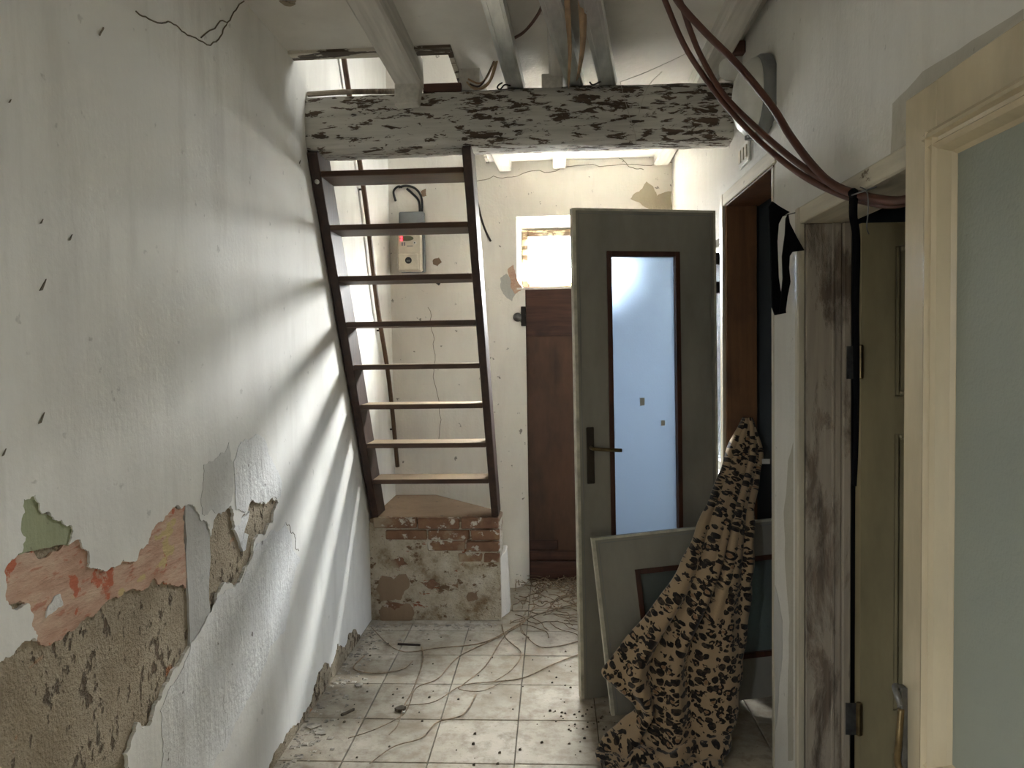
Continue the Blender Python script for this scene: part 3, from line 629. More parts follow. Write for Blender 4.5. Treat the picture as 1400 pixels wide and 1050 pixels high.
stringer(-1.062, -1.022, -1.078, -1.030); stringer(-0.362, -0.322, -0.385, -0.345)
tread_px = [(242, 228), (315, 303), (384, 374), (447, 437), (505, 497), (559, 552), (612, 605), (662, 655)]
for (ya, yb) in tread_px:
    # depth of the tread front where the sight line meets the stringer plane
    best = None
    for k in range(400):
        t = k/399; q = A_.lerp(Bt, t); 
        pxy = CM.transposed() @ (Vector((-0.70, q.y, q.z))-EYE); sy = 525-F*pxy.y/-pxy.z
        if best is None or abs(sy-(ya+yb)/2) < best[0]: best = (abs(sy-(ya+yb)/2), q, t)
    q, t = best[1], best[2]
    xl = -1.022+(-1.030+1.022)*t; xr = -0.362+(-0.385+0.362)*t
    bm = hexa(bmesh.new(), [(xl, q.y+.003, q.z-.014), (xr, q.y+.003, q.z-.014), (xr, q.y+.195, q.z-.014), (xl, q.y+.195, q.z-.014), (xl, q.y+.003, q.z+.012), (xr, q.y+.003, q.z+.012), (xr, q.y+.195, q.z+.012), (xl, q.y+.195, q.z+.012)])
    lp(link('tread', bm, 'ladder', bevel=.003))
for (px, py) in ((434, 248), (441, 296)):
    p = at(px, py, 1, 3.3 if py < 260 else 3.4); bm = bmesh.new(); lathe(bm, [(.004, 0), (.014, .003), (.010, .010), (.004, .013)], (p.x, p.y, p.z), (0, -1, -.4), 10); lp(link('paint_blob', bm, 'white_plastic', smooth=True))
# hand rail on the left wall
rail = spline([(XL+.028, 3.60, 3.42), (XL+.028, 3.813, 3.038), (XL+.028, 4.08, 2.577), (XL+.028, 4.20, 2.338), (XL+.028, 4.385, 1.86), (XL+.028, 4.66, 1.38), (XL+.028, 4.85, 0.80)], 6)
hr = empty('hand_rail', (XL, 4.4, 1.8)); tag(hr, 'thin brown wooden hand rail fixed to left wall behind the ladder', 'hand rail')
o = link('rail', (lambda b: tube(b, rail, 0.014, 8))(bmesh.new()), 'rail'); o.parent = hr; o.matrix_parent_inverse = hr.matrix_basis.inverted()
for q in (rail[3], rail[14], rail[26], rail[33]):
    o = link('bracket', T([q, q+Vector((-.027, 0, 0))], 0.006, 6, 1), 'dark_steel'); o.parent = hr; o.matrix_parent_inverse = hr.matrix_basis.inverted()

# ------------------------------------------------------------------ brick plinth
pl = empty('brick_plinth', (-0.7, 4.3, 0)); tag(pl, 'low plinth of crumbling plaster and bricks under the ladder', 'plinth')
def pp(o): o.parent = pl; o.matrix_parent_inverse = pl.matrix_basis.inverted(); return o
foot = [(XL+.001, 4.172), (-0.318, 4.172), (-0.312, 4.36), (-0.80, YB-.002), (XL+.001, YB-.002)]
bm = bmesh.new(); prism(bm, [(x, y, 0.001) for x, y in foot], (0, 0, 0.575)); pp(link('core', bm, 'brickmortar'))
bm = bmesh.new(); prism(bm, [(x, y+ (0.01 if y < 4.2 else 0), 0.576) for x, y in foot], (0, 0, 0.022)); pp(link('landing_slab', bm, 'landing', bevel=.003))
random.seed(5)
def brick(x0, x1, z0, z1, y=4.155, mat='brick'):
    r = lambda a: random.uniform(-a, a)
    bm = hexa(bmesh.new(), [(x0+r(.004), y+r(.005), z0+r(.003)), (x1+r(.004), y+r(.005), z0+r(.003)), (x1, 4.20, z0), (x0, 4.20, z0), (x0+r(.004), y+r(.006), z1+r(.003)), (x1+r(.004), y+r(.006), z1+r(.003)), (x1, 4.20, z1), (x0, 4.20, z1)])
    return pp(link('brick', bm, mat, bevel=.005))
brick(-1.05, -0.80, .545, .605); brick(-0.79, -0.55, .543, .603); brick(-0.54, -0.325, .547, .607, 4.15)
brick(-0.98, -0.74, .478, .535, 4.160); brick(-0.73, -0.49, .478, .535, 4.158); brick(-0.48, -0.318, .478, .537, 4.150)
brick(-0.74, -0.52, .412, .468, 4.163); brick(-0.51, -0.318, .408, .468, 4.156)
brick(-0.56, -0.42, .345, .398, 4.166); brick(-0.41, -0.318, .345, .398, 4.162)
kk_ = 0
for pts, mat in ((((520, 790), (555, 785), (560, 800), (548, 820), (520, 822)), 'landing'), (((518, 838), (530, 822), (555, 825), (566, 836), (564, 856), (520, 856)), 'landing'), (((522, 830), (530, 820), (552, 826), (540, 834)), 'brick'), (((575, 796), (590, 792), (602, 800), (590, 806)), 'brick'), (((535, 765), (550, 762), (558, 772), (540, 776)), 'brick'), (((618, 800), (628, 795), (626, 804)), 'brick'), (((640, 810), (655, 806), (652, 820), (640, 822)), 'landing')):
    rr = jag([Vector((at(*q, 1, 4.17).x, max(0.004, at(*q, 1, 4.17).z))) for q in pts], 0.2, 3)
    kk_ += 1; bm = bmesh.new(); prism(bm, [(p.x, 4.167-.0007*kk_, p.y) for p in rr], (0, .006, 0)); pp(link('flaked_patch', bm, mat))
bm = bmesh.new(); hexa(bm, [(-.318, 4.20, .001), (-.275, 4.30, .001), (-.275, 4.42, .001), (-.318, 4.42, .001), (-.318, 4.20, .36), (-.29, 4.30, .38), (-.29, 4.42, .38), (-.318, 4.42, .38)]); pp(link('side_fillet', bm, 'plaster_back', bevel=.006))

# ------------------------------------------------------------------ electric meter on the back wall
mt = empty('electric_meter', (-0.93, YB, 2.10)); tag(mt, 'ivory electric meter with red light on a grey box, back wall behind ladder', 'meter')
def mp(o): o.parent = mt; o.matrix_parent_inverse = mt.matrix_basis.inverted(); return o
mp(link('grey_box', B(-1.005, -0.838, YB-.045, YB-.001, 2.10, 2.50), 'meter_grey', bevel=.006))
mp(link('body', B(-1.008, -0.850, YB-.10, YB-.045, 2.10, 2.355), 'ivory', bevel=.008))
mp(link('lower_cover', B(-1.004, -0.868, YB-.112, YB-.10, 2.105, 2.215), 'ivory', bevel=.006))
def disc(name, x, z, rx, rz, y0, y1, mat):
    bm = bmesh.new(); prism(bm, [(x+rx*math.cos(2*PI*k/20), y0, z+rz*math.sin(2*PI*k/20)) for k in range(20)], (0, y1-y0, 0)); return mp(link(name, bm, mat))
disc('display', -0.945, 2.315, .046, .017, YB-.1025, YB-.099, 'lcd')
disc('led', -0.978, 2.322, .007, .006, YB-.106, YB-.1026, 'led'); disc('led', -0.978, 2.307, .007, .006, YB-.106, YB-.1026, 'led')
bt_ = disc('button', -0.892, 2.285, .011, .011, YB-.105, YB-.1, 'white_plastic'); bc_ = disc('button_cap', -0.892, 2.285, .004, .004, YB-.107, YB-.105, 'black_plastic'); bc_.parent = bt_; bc_.matrix_parent_inverse = Matrix()
bw_ = disc('breaker_window', -0.934, 2.170, .022, .022, YB-.115, YB-.112, 'black_plastic')
blv = link('breaker_lever', B(-.945, -.923, YB-.122, YB-.115, 2.160, 2.172), 'steel', bw_, bevel=.002)
for x in (-0.98, -0.965): mp(link('print_mark', B(x, x+.01, YB-.1012, YB-.1, 2.268, 2.29), 'grey_plastic'))
mp(link('print_mark', B(-.945, -.905, YB-.1012, YB-.1, 2.262, 2.268), 'grey_plastic'))
for k, (pts, lab) in enumerate(((((583-6, 292), (576, 270), (568, 258), (556, 254), (545, 256)), 'upper black cable curving from wall to the meter box'), (((574, 290), (572, 274), (563, 264), (556, 258)), 'lower black cable curving from wall to the meter box'), (((541, 275), (538, 262), (544, 255), (550, 256)), 'short black cable stub left above the meter'))):
    tag(link('meter_cable', T([at(*q, 1, YB-.012) for q in pts], 0.008, 6), 'black_plastic'), lab, 'cable', 'cables above the meter')
tag(link('loose_wire', T([at(*q, 1, 4.0) for q in ((648, 185), (646, 225), (650, 260), (657, 295), (664, 316), (671, 330))], 0.006, 6), 'wire_dark'), 'loose dark wire hanging beside the right ladder stringer', 'wire')
tag(link('meter_cable', T([at(*q, 1, YB-.02) for q in ((592, 382), (597, 386), (601, 389))], 0.010, 6), 'black_plastic'), 'tiny black cable end below the third tread', 'cable', 'cables above the meter')

# ------------------------------------------------------------------ glazed door opened across the corridor
fe, he = Vector((0.107, 3.225, 0)), Vector((0.752, 3.40, 0))
ang = math.atan2(he.y-fe.y, he.x-fe.x); WD = (he-fe).length
d2 = empty('door_2', (fe.x, fe.y, 0.004), (0, math.radians(-0.35), ang)); tag(d2, 'off-white door with tall frosted glass panel, opened across the corridor', None, None, 'structure')
HT = 2.17
def glazed(par, W, H, gx0, gx1, gz0, gz1, glass, th=0.038):
    bm = bmesh.new()
    for a in ((0, gx0, 0, H), (gx1, W, 0, H), (gx0, gx1, 0, gz0), (gx0, gx1, gz1, H)): box(bm, a[0], a[1], -th/2, th/2, a[2], a[3])
    bmesh.ops.remove_doubles(bm, verts=bm.verts, dist=1e-5); link('leaf', bm, 'white_door', par)
    for a in ((0.0, 0.010, 0.0, H), (W-.010, W, 0.0, H), (.010, W-.010, H-.010, H)): link('lipping', B(a[0], a[1], -th/2-.0015, -th/2, a[2], a[3]), 'door_edge', par)
    link('edge_strip', B(-.004, 0, -th/2, th/2, 0, H), 'door_edge', par)
    for a in ((.022, .0245, .012, H-.022), (W-.0245, W-.022, .012, H-.022), (.0245, W-.0245, H-.0245, H-.022)): link('edge_line', B(a[0], a[1], -th/2-.0012, -th/2, a[2], a[3]), 'grey_plastic', par)
    b = .022
    for a in ((gx0, gx0+b, gz0, gz1), (gx1-b, gx1, gz0, gz1), (gx0+b, gx1-b, gz0, gz0+b), (gx0+b, gx1-b, gz1-b, gz1)): link('glazing_bead', B(a[0], a[1], -th/2-.006, th/2+.006, a[2], a[3]), 'brown_bead', par, bevel=.002)
    return link('glass', B(gx0+b, gx1-b, -.002, .002, gz0+b, gz1-b), glass, par)
glazed(d2, WD, HT, 0.148, 0.492, 0.42, 1.985, 'frosted')
link('handle_plate', B(.040, .075, -.026, -.019, 0.965, 1.215), 'plate', d2, bevel=.003)
hplate = [c for c in d2.children if c.name.startswith('handle_plate')][0]
hnd = link('lever_handle', T([(.058, -.026, 1.125), (.058, -.06, 1.125), (.066, -.068, 1.124), (.10, -.07, 1.120), (.185, -.068, 1.112)], 0.0085, 8), 'brass', hplate, True)
for z in (1.93, 1.80): 
    bm = bmesh.new(); lathe(bm, [(.008, 0), (.011, .002), (.011, .05), (.008, .052)], (WD+.010, -.012, z), (0, 0, 1), 10); link('hinge', bm, 'dark_steel', d2)
for z in (1.93, 1.80): link('hinge_leaf', B(WD, WD+.018, -.003, .003, z, z+.05), 'steel', d2)
for z in (.35, .48):
    bm = bmesh.new(); lathe(bm, [(.008, 0), (.011, .002), (.011, .05), (.008, .052)], (WD+.010, -.012, z), (0, 0, 1), 10); link('hinge', bm, 'dark_steel', d2)
link('sticker', B(.30, .322, -.0045, -.0025, 1.30, 1.335), 'white_plastic', d2); link('sticker', B(.40, .418, -.0045, -.0025, 1.205, 1.23), 'ivory', d2)

# detached door leaning on its long side in front of it
ld = empty('detached_door', (0.230, 3.035, 0.004)); tag(ld, 'detached off-white door with brown-edged glass lying on its side against the open door', 'door')
ld.rotation_mode = 'XYZ'
ld.matrix_world = Matrix.Translation((0.230, 3.040, 0.022)) @ Matrix.Rotation(math.radians(5.5), 4, 'Z') @ Matrix.Rotation(math.radians(-9.0), 4, 'X') @ Matrix.Rotation(math.radians(-4.6), 4, 'Y')
glazed(ld, 1.95, 0.735, 0.165, 1.50, 0.165, 0.585, 'frosted_dark')

# ------------------------------------------------------------------ panelled door opened into the near side room
d3 = empty('door_3', (T0+.008, 2.30, 0)); tag(d3, 'olive-beige panelled door standing open in the dark near doorway', None, None, 'structure')
def dp3(name, mat, *a, bevel=0.0): return link(name, B(*a), mat, d3, bevel=bevel)
W3 = 0.74; sx = .10
dp3('stile', 'beige_door', 0, sx, -.02, .02, .01, 1.925); dp3('stile', 'beige_door', W3-sx, W3, -.02, .02, .01, 1.925)
zs = [(.01, .13), (.27, .44-.02), (1.29, 1.40), (1.855, 1.925)]
rails = [(.01, .12), (.29, .425), (1.285, 1.40), (1.855, 1.925)]
for a, b in rails: dp3('rail', 'beige_door', sx, W3-sx, -.02, .02, a, b)
for (a, b), (c, d) in zip(rails, rails[1:]):
    dp3('panel', 'beige_door', sx, W3-sx, -.004, .010, b, c)
    m = .018
    for q in ((sx, sx+m, b, c), (W3-sx-m, W3-sx, b, c), (sx+m, W3-sx-m, b, b+m), (sx+m, W3-sx-m, c-m, c)): dp3('moulding', 'beige_door', q[0], q[1], -.016, -.004, q[2], q[3], bevel=.005)
    dp3('raised_field', 'beige_door', sx+.05, W3-sx-.05, -.010, -.004, b+.05, c-.05, bevel=.004)
for z in (1.455, .35):
    bm = bmesh.new(); lathe(bm, [(.007, 0), (.009, .003), (.009, .10), (.007, .103)], (-.006, -.027, z), (0, 0, 1), 10); link('hinge', bm, 'brass', d3)
    dp3('hinge_leaf', 'steel', -.045, -.006, -.026, -.022, z, z+.1)

# ------------------------------------------------------------------ near door folded back against the right wall
d4 = empty('door_4', (0.742, 1.552, 0.0), (0, 0, -PI/2+math.radians(0.8))); tag(d4, 'cream glossy door with large greenish frosted pane, nearest on the right', None, None, 'structure')
def dp4(name, mat, *a, bevel=0.0): return link(name, B(*a), mat, d4, bevel=bevel)
W4, H4, th = 0.80, 2.05, .018
# local x runs from the free edge towards the viewer, local -y faces the corridor
dp4('stile', 'cream_door', 0, .118, -th, th, .01, H4, bevel=.003); dp4('stile', 'cream_door', W4-.118, W4, -th, th, .01, H4, bevel=.003)
dp4('rail', 'cream_door', .118, W4-.118, -th, th, H4-.105, H4, bevel=.002); dp4('rail', 'cream_door', .118, W4-.118, -th, th, .60, .72, bevel=.002); dp4('rail', 'cream_door', .118, W4-.118, -th, th, .01, .16, bevel=.002)
dp4('panel', 'cream_door', .118, W4-.118, -.006, .008, .16, .60)
dp4('glass', 'frosted_green', .118, W4-.118, -.002, .002, .72, H4-.105)
def mould(x0, z0, x1, z1):
    d = Vector((x1-x0, 0, z1-z0)); L = d.length; t = d.normalized(); inn = Vector((0, 0, -1)) if abs(d.x) > abs(d.z) and z0 > 1.5 else (Vector((0, 0, 1)) if abs(d.x) > abs(d.z) else (Vector((1, 0, 0)) if x0 < .4 else Vector((-1, 0, 0))))
    pr = [(-.004, -th), (-.004, -th-.012), (.006, -th-.022), (.014, -th-.024), (.018, -th-.014), (.024, -th-.012), (.030, -th-.020), (.038, -th-.014), (.046, -.010), (.052, -.003), (.052, -.001), (0, -.001)]
    a = Vector((x0, 0, z0)); bm = bmesh.new()
    prism(bm, [a+inn*u+Vector((0, v, 0)) for u, v in pr], d); link('moulding', bm, 'cream_door', d4)
mould(.110, H4-.098, W4-.110, H4-.098); mould(.110, .70, .110, H4-.10); mould(W4-.110, .70, W4-.110, H4-.10); mould(.110, .71, W4-.110, .71)
bm = bmesh.new(); hexa(bm, [(.010, -th-.010, .45), (.032, -th-.010, .45), (.032, -th, .45), (.010, -th, .45), (.006, -th-.014, .845), (.026, -th-.014, .845), (.026, -th, .845), (.006, -th, .845)]); link('bolt_plate', bm, 'steel', d4, bevel=.002)
link('bolt_knob', T([(.016, -th-.012, .842), (.020, -th-.024, .846), (.036, -th-.026, .832), (.040, -th-.022, .818)], .006, 8), 'steel', d4, True)
link('bolt_lever', T([(.022, -th-.012, .80), (.030, -th-.02, .74), (.024, -th-.02, .69), (.03, -th-.014, .67)], .007, 8), 'brass', d4, True)
for z in (.25, 1.75):
    bm = bmesh.new(); lathe(bm, [(.007, 0), (.009, .003), (.009, .10), (.007, .103)], (W4+.006, 0.02, z), (0, 0, 1), 10); link('hinge', bm, 'brass', d4)

# ------------------------------------------------------------------ lamp, plate, boxes on the right wall
lm = empty('bulkhead_lamp', (XR, 2.76, 2.47)); tag(lm, 'round white bulkhead lamp with grey base high on the right wall', 'lamp')
def lmp(o): o.parent = lm; o.matrix_parent_inverse = lm.matrix_basis.inverted(); return o
C0 = Vector((XR-.001, 2.775, 2.475))
bm = bmesh.new(); lathe(bm, [(.140, 0), (.148, .006), (.146, .035), (.138, .048), (.120, .052)], C0, (-1, 0, 0), 40); lmp(link('base', bm, 'grey_plastic', smooth=True))
bm = bmesh.new(); lathe(bm, [(.136, .046), (.137, .052), (.130, .072), (.112, .092), (.080, .108), (.04, .116), (.004, .118)], C0, (-1, 0, 0), 40); lmp(link('diffuser', bm, 'white_plastic', smooth=True))
for dy in (-.02, .02):
    lmp(link('clip', B(C0.x-.075, C0.x-.04, C0.y+dy-.006, C0.y+dy+.006, C0.z-.150, C0.z-.132), 'grey_plastic', bevel=.003))
sp = empty('switch_plate', (XR, 3.06, 2.33)); tag(sp, 'small white junction plate on right wall below the lamp', 'junction plate')
o = link('plate', B(XR-.012, XR-.0005, 2.99, 3.14, 2.30, 2.385), 'white_plastic', bevel=.003); o.parent = sp; o.matrix_parent_inverse = sp.matrix_basis.inverted()
for k in range(3):
    o = link('cover_tab', B(XR-.017, XR-.012, 3.005+k*.045, 3.035+k*.045, 2.318, 2.37), 'ivory', bevel=.002); o.parent = sp; o.matrix_parent_inverse = sp.matrix_basis.inverted()
jb = empty('cable_gland_box', (XR, 3.2, 2.74)); tag(jb, 'grey rounded junction box above the beam end by the lamp', 'junction box')
bm = bmesh.new(); lathe(bm, [(.055, 0), (.062, .01), (.058, .05), (.04, .075), (.01, .08)], (XR-.001, 3.17, 2.74), (-1, 0, 0), 24); o = link('body', bm, 'white_plastic', smooth=True); o.parent = jb; o.matrix_parent_inverse = jb.matrix_basis.inverted()
o = link('plug', B(XR-.05, XR-.001, 3.06, 3.10, 2.75, 2.80), 'brown_batten', bevel=.004); o.parent = jb; o.matrix_parent_inverse = jb.matrix_basis.inverted()

# brown cables sagging from the ceiling into the near doorway
def cable(pts, lab, r=0.009): tag(link('brown_cable', T([at(px, py, 1, y) for px, py, y in pts], r, 8), 'cable', None, True), lab, 'cable', 'brown cables sagging to the near doorway')
cable([(898, -30, 2.35), (913, 10, 2.36), (940, 70, 2.38), (985, 135, 2.34), (1035, 190, 2.24), (1090, 235, 2.08), (1140, 262, 1.95), (1185, 276, 1.86), (1225, 280, 1.74), (1262, 268, 1.66)], 'lowest brown cable sagging from ceiling past the lamp')
cable([(918, -30, 2.33), (933, 10, 2.34), (945, 45, 2.36), (960, 80, 2.36), (990, 130, 2.32), (1040, 180, 2.22), (1095, 226, 2.06), (1145, 256, 1.94), (1190, 271, 1.85), (1230, 274, 1.73), (1262, 262, 1.65)], 'middle brown cable sagging from ceiling past the lamp')
cable([(908, -30, 2.30), (930, 6, 2.30), (965, 45, 2.30), (1010, 90, 2.26), (1055, 145, 2.18), (1080, 185, 2.10), (1110, 225, 2.02), (1140, 253, 1.93), (1180, 268, 1.85), (1225, 275, 1.72), (1262, 266, 1.64)], 'uppermost brown cable crossing in front of the lamp', 0.011)

# black garment and black strap on nails
def nail(p, q, lab): tag(link('nail', T([p, q], 0.0018, 6, 1), 'steel'), lab, 'nail', 'nails holding the black cloths')
n1 = at(1082, 292, 0, XN-.03); nail(Vector((XN-.002, n1.y-.02, n1.z+.004)), n1+Vector((-.02, .02, -.003)), 'nail holding the black garment by the doorway')
gm = empty('black_garment', n1); tag(gm, 'small black stretchy garment with loop hanging on a nail at the doorway corner', 'garment')
def gp(o): o.parent = gm; o.matrix_parent_inverse = gm.matrix_basis.inverted(); return o
def flat(pts, y, th=.012):
    bm = bmesh.new(); prism(bm, [at(*q, 1, y) for q in jag([Vector(p) for p in pts], .03, 1)], (0, th, 0)); bmesh.ops.bevel(bm, geom=[e for e in bm.edges if len(e.link_faces) == 2 and e.calc_face_angle(0) > .8], offset=.003, segments=2, affect='EDGES'); return bm
gy = 2.335
for nm, pts, dy in (('band', ((1052, 282), (1056, 275), (1066, 282), (1080, 290), (1070, 296), (1065, 306), (1063, 330), (1065, 380), (1068, 400), (1074, 420), (1075, 428), (1060, 431), (1056, 420), (1055, 370), (1053, 310)), 0),
                ('cup', ((1078, 292), (1080, 305), (1090, 325), (1100, 342), (1084, 344), (1080, 350), (1079, 366), (1081, 385), (1077, 405), (1074, 428), (1066, 428), (1069, 400), (1071, 380), (1070, 350), (1074, 320), (1075, 298)), -.012)):
    bm = bmesh.new(); prism(bm, [at(*q, 1, gy+dy) for q in pts], (0, .010, 0)); gp(link(nm, bm, 'black_cloth'))
n2 = at(1172, 264, 0, XN-.035); nail(n2+Vector((.034, -.03, .008)), n2+Vector((-.012, .005, -.004)), 'nail holding the long black strap on the lintel')
ribbon('black_strap', [n2+Vector((-.003, .012, .004)), n2+Vector((-.004, .014, -.05)), at(1171, 330, 0, XN-.032), at(1170, 420, 0, XN-.034), at(1171, 520, 0, XN-.034), at(1170, 610, 0, XN-.034), at(1168, 664, 0, XN-.034)], (.021, .012), 'black_cloth', 'long narrow black strap hanging from a nail on the lintel', 'strap', None, 0.5, (0.8, -.6, 0), .0015)
bm = bmesh.new(); lathe(bm, [(.003, -.012), (.012, -.006), (.013, .004), (.004, .012)], n2+Vector((-.004, .012, .002)), (0.3, -1, .2), 10); tag(link('strap_knot', bm, 'black_cloth', None, True), 'black knot tied round the lintel nail above the strap', 'knot')
tag(link('thin_wire', T([at(1176, 256, 0, XN-.03), at(1185, 262, 0, XN-.03), at(1187, 285, 0, XN-.03), at(1185, 310, 0, XN-.03), at(1188, 320, 0, XN-.03)], .0014, 5), 'steel'), 'thin looped wire dangling beside the black strap', 'wire')

# ------------------------------------------------------------------ leopard blanket
rowsL = [(572, 1020), (580, 1014), (600, 1004), (625, 994), (660, 983), (700, 965), (740, 949), (780, 931), (820, 905), (850, 880), (880, 855), (905, 834), (922, 823), (935, 838), (948, 850), (962, 868), (974, 876), (984, 858), (996, 842), (1010, 829), (1025, 818), (1040, 814), (1058, 824), (1072, 850)]
rowsR = [(572, 1026), (580, 1031), (600, 1037), (625, 1043), (660, 1036), (700, 1030), (740, 1030), (780, 1029), (820, 1026), (850, 1023), (880, 1019), (905, 1016), (922, 1014), (935, 1012), (948, 1010), (962, 1009), (974, 1008), (984, 1006), (996, 1004), (1010, 1001), (1025, 998), (1040, 994), (1058, 985), (1072, 970)]
rowsS = [r for r in rowsL if r[0] <= 880]+[(922, 845), (960, 850), (1000, 846), (1040, 836), (1072, 850)]
depth = [3.385, 3.37, 3.35, 3.31, 3.24, 3.13, 3.045, 3.0, 2.965, 2.945, 2.925, 2.905, 2.895, 2.885, 2.875, 2.865, 2.855, 2.845, 2.825, 2.79, 2.745, 2.70, 2.65, 2.61]
def interp(tab, y):
    for (a, va), (b, vb) in zip(tab, tab[1:]):
        if y <= b: return va+(vb-va)*(y-a)/(b-a)
    return tab[-1][1]
dtab = [(r[0], d) for r, d in zip(rowsL, depth)]
def sm(tab, y, k=4): return sum(interp(tab, min(max(y+o, 572), 1072)) for o in (-k, 0, k))/3
NR, NC = 150, 96
bm = bmesh.new(); grid = []; uvs = {}
for i in range(NR+1):
    y = 572+500*i/NR; xl, xr = sm(rowsL, y), sm(rowsR, y); dd = sm(dtab, y, 6); xs = sm(rowsS, y, 12); row = []; t = i/NR
    yy = y
    for jx in range(NC+1):
        s_ = jx/NC
        # folds fan out from the knot and open downwards
        am = 0.004+0.034*min(1, t*1.5)
        if t > .8: am *= 1-.35*(t-.8)/.2
        ph = 2*PI*(s_*2.9+0.22*math.sin(t*4+.6)+0.16*math.sin(s_*7+t*6))
        f = math.sin(ph)*0.7+0.35*math.sin(ph*1.9+1.3+t*3)
        edgefade = min(1, 6*s_, 6*(1-s_))
        rag = 3*math.sin(t*60+s_*3)*(1-edgefade)
        px = xs+(xr-xs)*s_ + (xl-xs)*(1-s_)**5 + rag*.4
        q = at(px, yy, 1, dd)
        q += Vector((0, -am*f*edgefade - .03*math.sin(s_*PI)*min(1, t*2), 0))
        # rolled side hems
        if s_ < .04: q.y += .02*(1-s_/.04)
        if s_ > .96: q.y += .02*(1-(1-s_)/.04)
        if t > .82: q.z += .018*math.sin(7*s_*PI+9*t)*edgefade*(t-.82)/.18 + .02*math.sin(t*95+s_*6)*(t-.82)/.18
        q.z = max(q.z, 0.008+0.012*abs(math.sin(s_*21+t*40)))
        v = bm.verts.new(q); row.append(v); uvs[v] = None
    grid.append(row)
# cloth coordinates in metres: along rows and down columns
vv = 0.0
for i, row in enumerate(grid):
    if i: vv += max(0.003, (row[NC//2].co-grid[i-1][NC//2].co).length)*0.8+0.0012
    for jx in range(NC+1): uvs[row[jx]] = (row[jx].co.x, vv)
uvl = bm.loops.layers.uv.new('UVMap')
for a, b in zip(grid, grid[1:]):
    for k in range(NC):
        f = bm.faces.new((a[k], a[k+1], b[k+1], b[k]))
        for lp_ in f.loops: lp_[uvl].uv = uvs[lp_.vert]
blk = link('leopard_blanket', bm, 'leopard', None, True); tag(blk, 'leopard print plush blanket hung from the far doorway and pooling on the floor', 'blanket')
md = blk.modifiers.new('thickness', 'SOLIDIFY'); md.thickness = 0.010; md.offset = 1
tg = at(1046, 631, 1, 3.29); o = link('care_label', B(tg.x-.014, tg.x+.020, tg.y-.004, tg.y-.001, tg.z-.010, tg.z+.012), 'white_plastic', blk)
hk = at(1023, 574, 1, 3.385); tag(link('coat_hook', T([(hk.x+.01, DA1-.022, hk.z-.01), (hk.x+.01, 3.375, hk.z-.015), (hk.x+.004, 3.365, hk.z+.005), (hk.x+.004, 3.368, hk.z+.012)], .004, 6), 'dark_steel'), 'iron hook on the pine jamb carrying the leopard blanket', 'hook')

# ------------------------------------------------------------------ roots, flakes, crumbs on the floor
def fl(px, py, z=0.004):
    p = at(px, py, 2, 0); return Vector((min(max(p.x, XL+.02), 0.75), min(p.y, YB-.03), z))
def c8(x, y): return fl(380+x/2.561, 640+y/2.561)
random.seed(21)
strands = [
    ([(900, 490), (860, 545), (760, 600), (640, 660), (560, 740), (490, 770), (450, 840), (430, 870), (340, 920), (250, 950)], 'longest dry root running from the back door to the left wall'),
    ([(1050, 480), (960, 500), (880, 530), (800, 590), (720, 700), (650, 760), (640, 780), (720, 790), (800, 745)], 'dry root curling back in the middle of the floor'),
    ([(1056, 612), (980, 628), (900, 625), (850, 560), (870, 500)], 'dry root bending toward the open door bottom'),
    ([(1056, 655), (960, 690), (860, 735), (740, 755), (640, 770), (540, 825), (440, 838)], 'long dry root crossing the tiles from the open door'),
    ([(840, 550), (720, 610), (560, 635), (420, 640), (330, 560)], 'dry root running along the plinth front'),
    ([(700, 800), (640, 870), (560, 900), (500, 945), (400, 985), (320, 1040)], 'dry root nearest the viewer on the tiles'),
    ([(500, 630), (510, 680), (470, 780), (440, 840), (420, 900), (380, 940)], 'thin dry root between plinth and left wall'),
    ([(790, 550), (800, 600), (850, 650), (820, 710), (760, 750)], 'short bent dry root near the tile crossing'),
    ([(300, 660), (260, 710), (340, 720), (440, 710), (470, 680)], 'small looped dry root beside the left wall'),
]
for pts, lab in strands:
    p = [c8(x, y)+Vector((random.uniform(-.01, .01), random.uniform(-.01, .01), random.uniform(0, .006))) for x, y in pts]
    tag(link('dry_root', T(p, .0034, 6, 6, .0016), 'root'), lab, 'root', 'dry roots across the tiles')
bm = bmesh.new()
for k in range(140):
    a = random.uniform(0, 1)**1.5; x0 = random.uniform(-.26, .32); y0 = 4.84-a*0.75; L = random.uniform(.06, .28); an = random.uniform(0, 2*PI) if k < 90 else random.uniform(-.5, .5)
    p = [Vector((x0, y0, random.uniform(.003, .05*(1-a)+.008)))]
    for s_ in range(4):
        an += random.uniform(-.7, .7); q = p[-1]+Vector((math.cos(an), math.sin(an), 0))*L/4; q.z = random.uniform(.003, .05*(1-a)+.008); q.y = min(q.y, 4.88); q.x = max(q.x, -.26); p.append(q)
    tube(bm, spline(p, 3), random.uniform(.0015, .0032), 4)
tag(link('root_litter', bm, 'root'), 'heap of tangled dry root fibres below the brown back door', 'roots', None, 'stuff')
bm = bmesh.new()
for k in range(400):
    y0 = random.uniform(2.4, 4.1); dx = abs(random.gauss(0, .07)); s_ = random.uniform(.004, .016)*random.uniform(.4, 1)
    if k > 300: y0, dx = 4.12-abs(random.gauss(0, .06)), random.uniform(0, .75)
    x0 = XL+.015+dx; r = lambda a=1: random.uniform(-a, a)*s_
    hexa(bm, [(x0-s_+r(.4), y0-s_, .001), (x0+s_, y0-s_+r(.4), .001), (x0+s_+r(.5), y0+s_, .001), (x0-s_, y0+s_+r(.5), .001), (x0-s_*.7, y0-s_*.6, .001+s_*.2), (x0+s_*.6, y0-s_*.7, .001+s_*.3), (x0+s_*.7, y0+s_*.6, .001+s_*.15), (x0-s_*.6, y0+s_*.7, .001+s_*.35)])
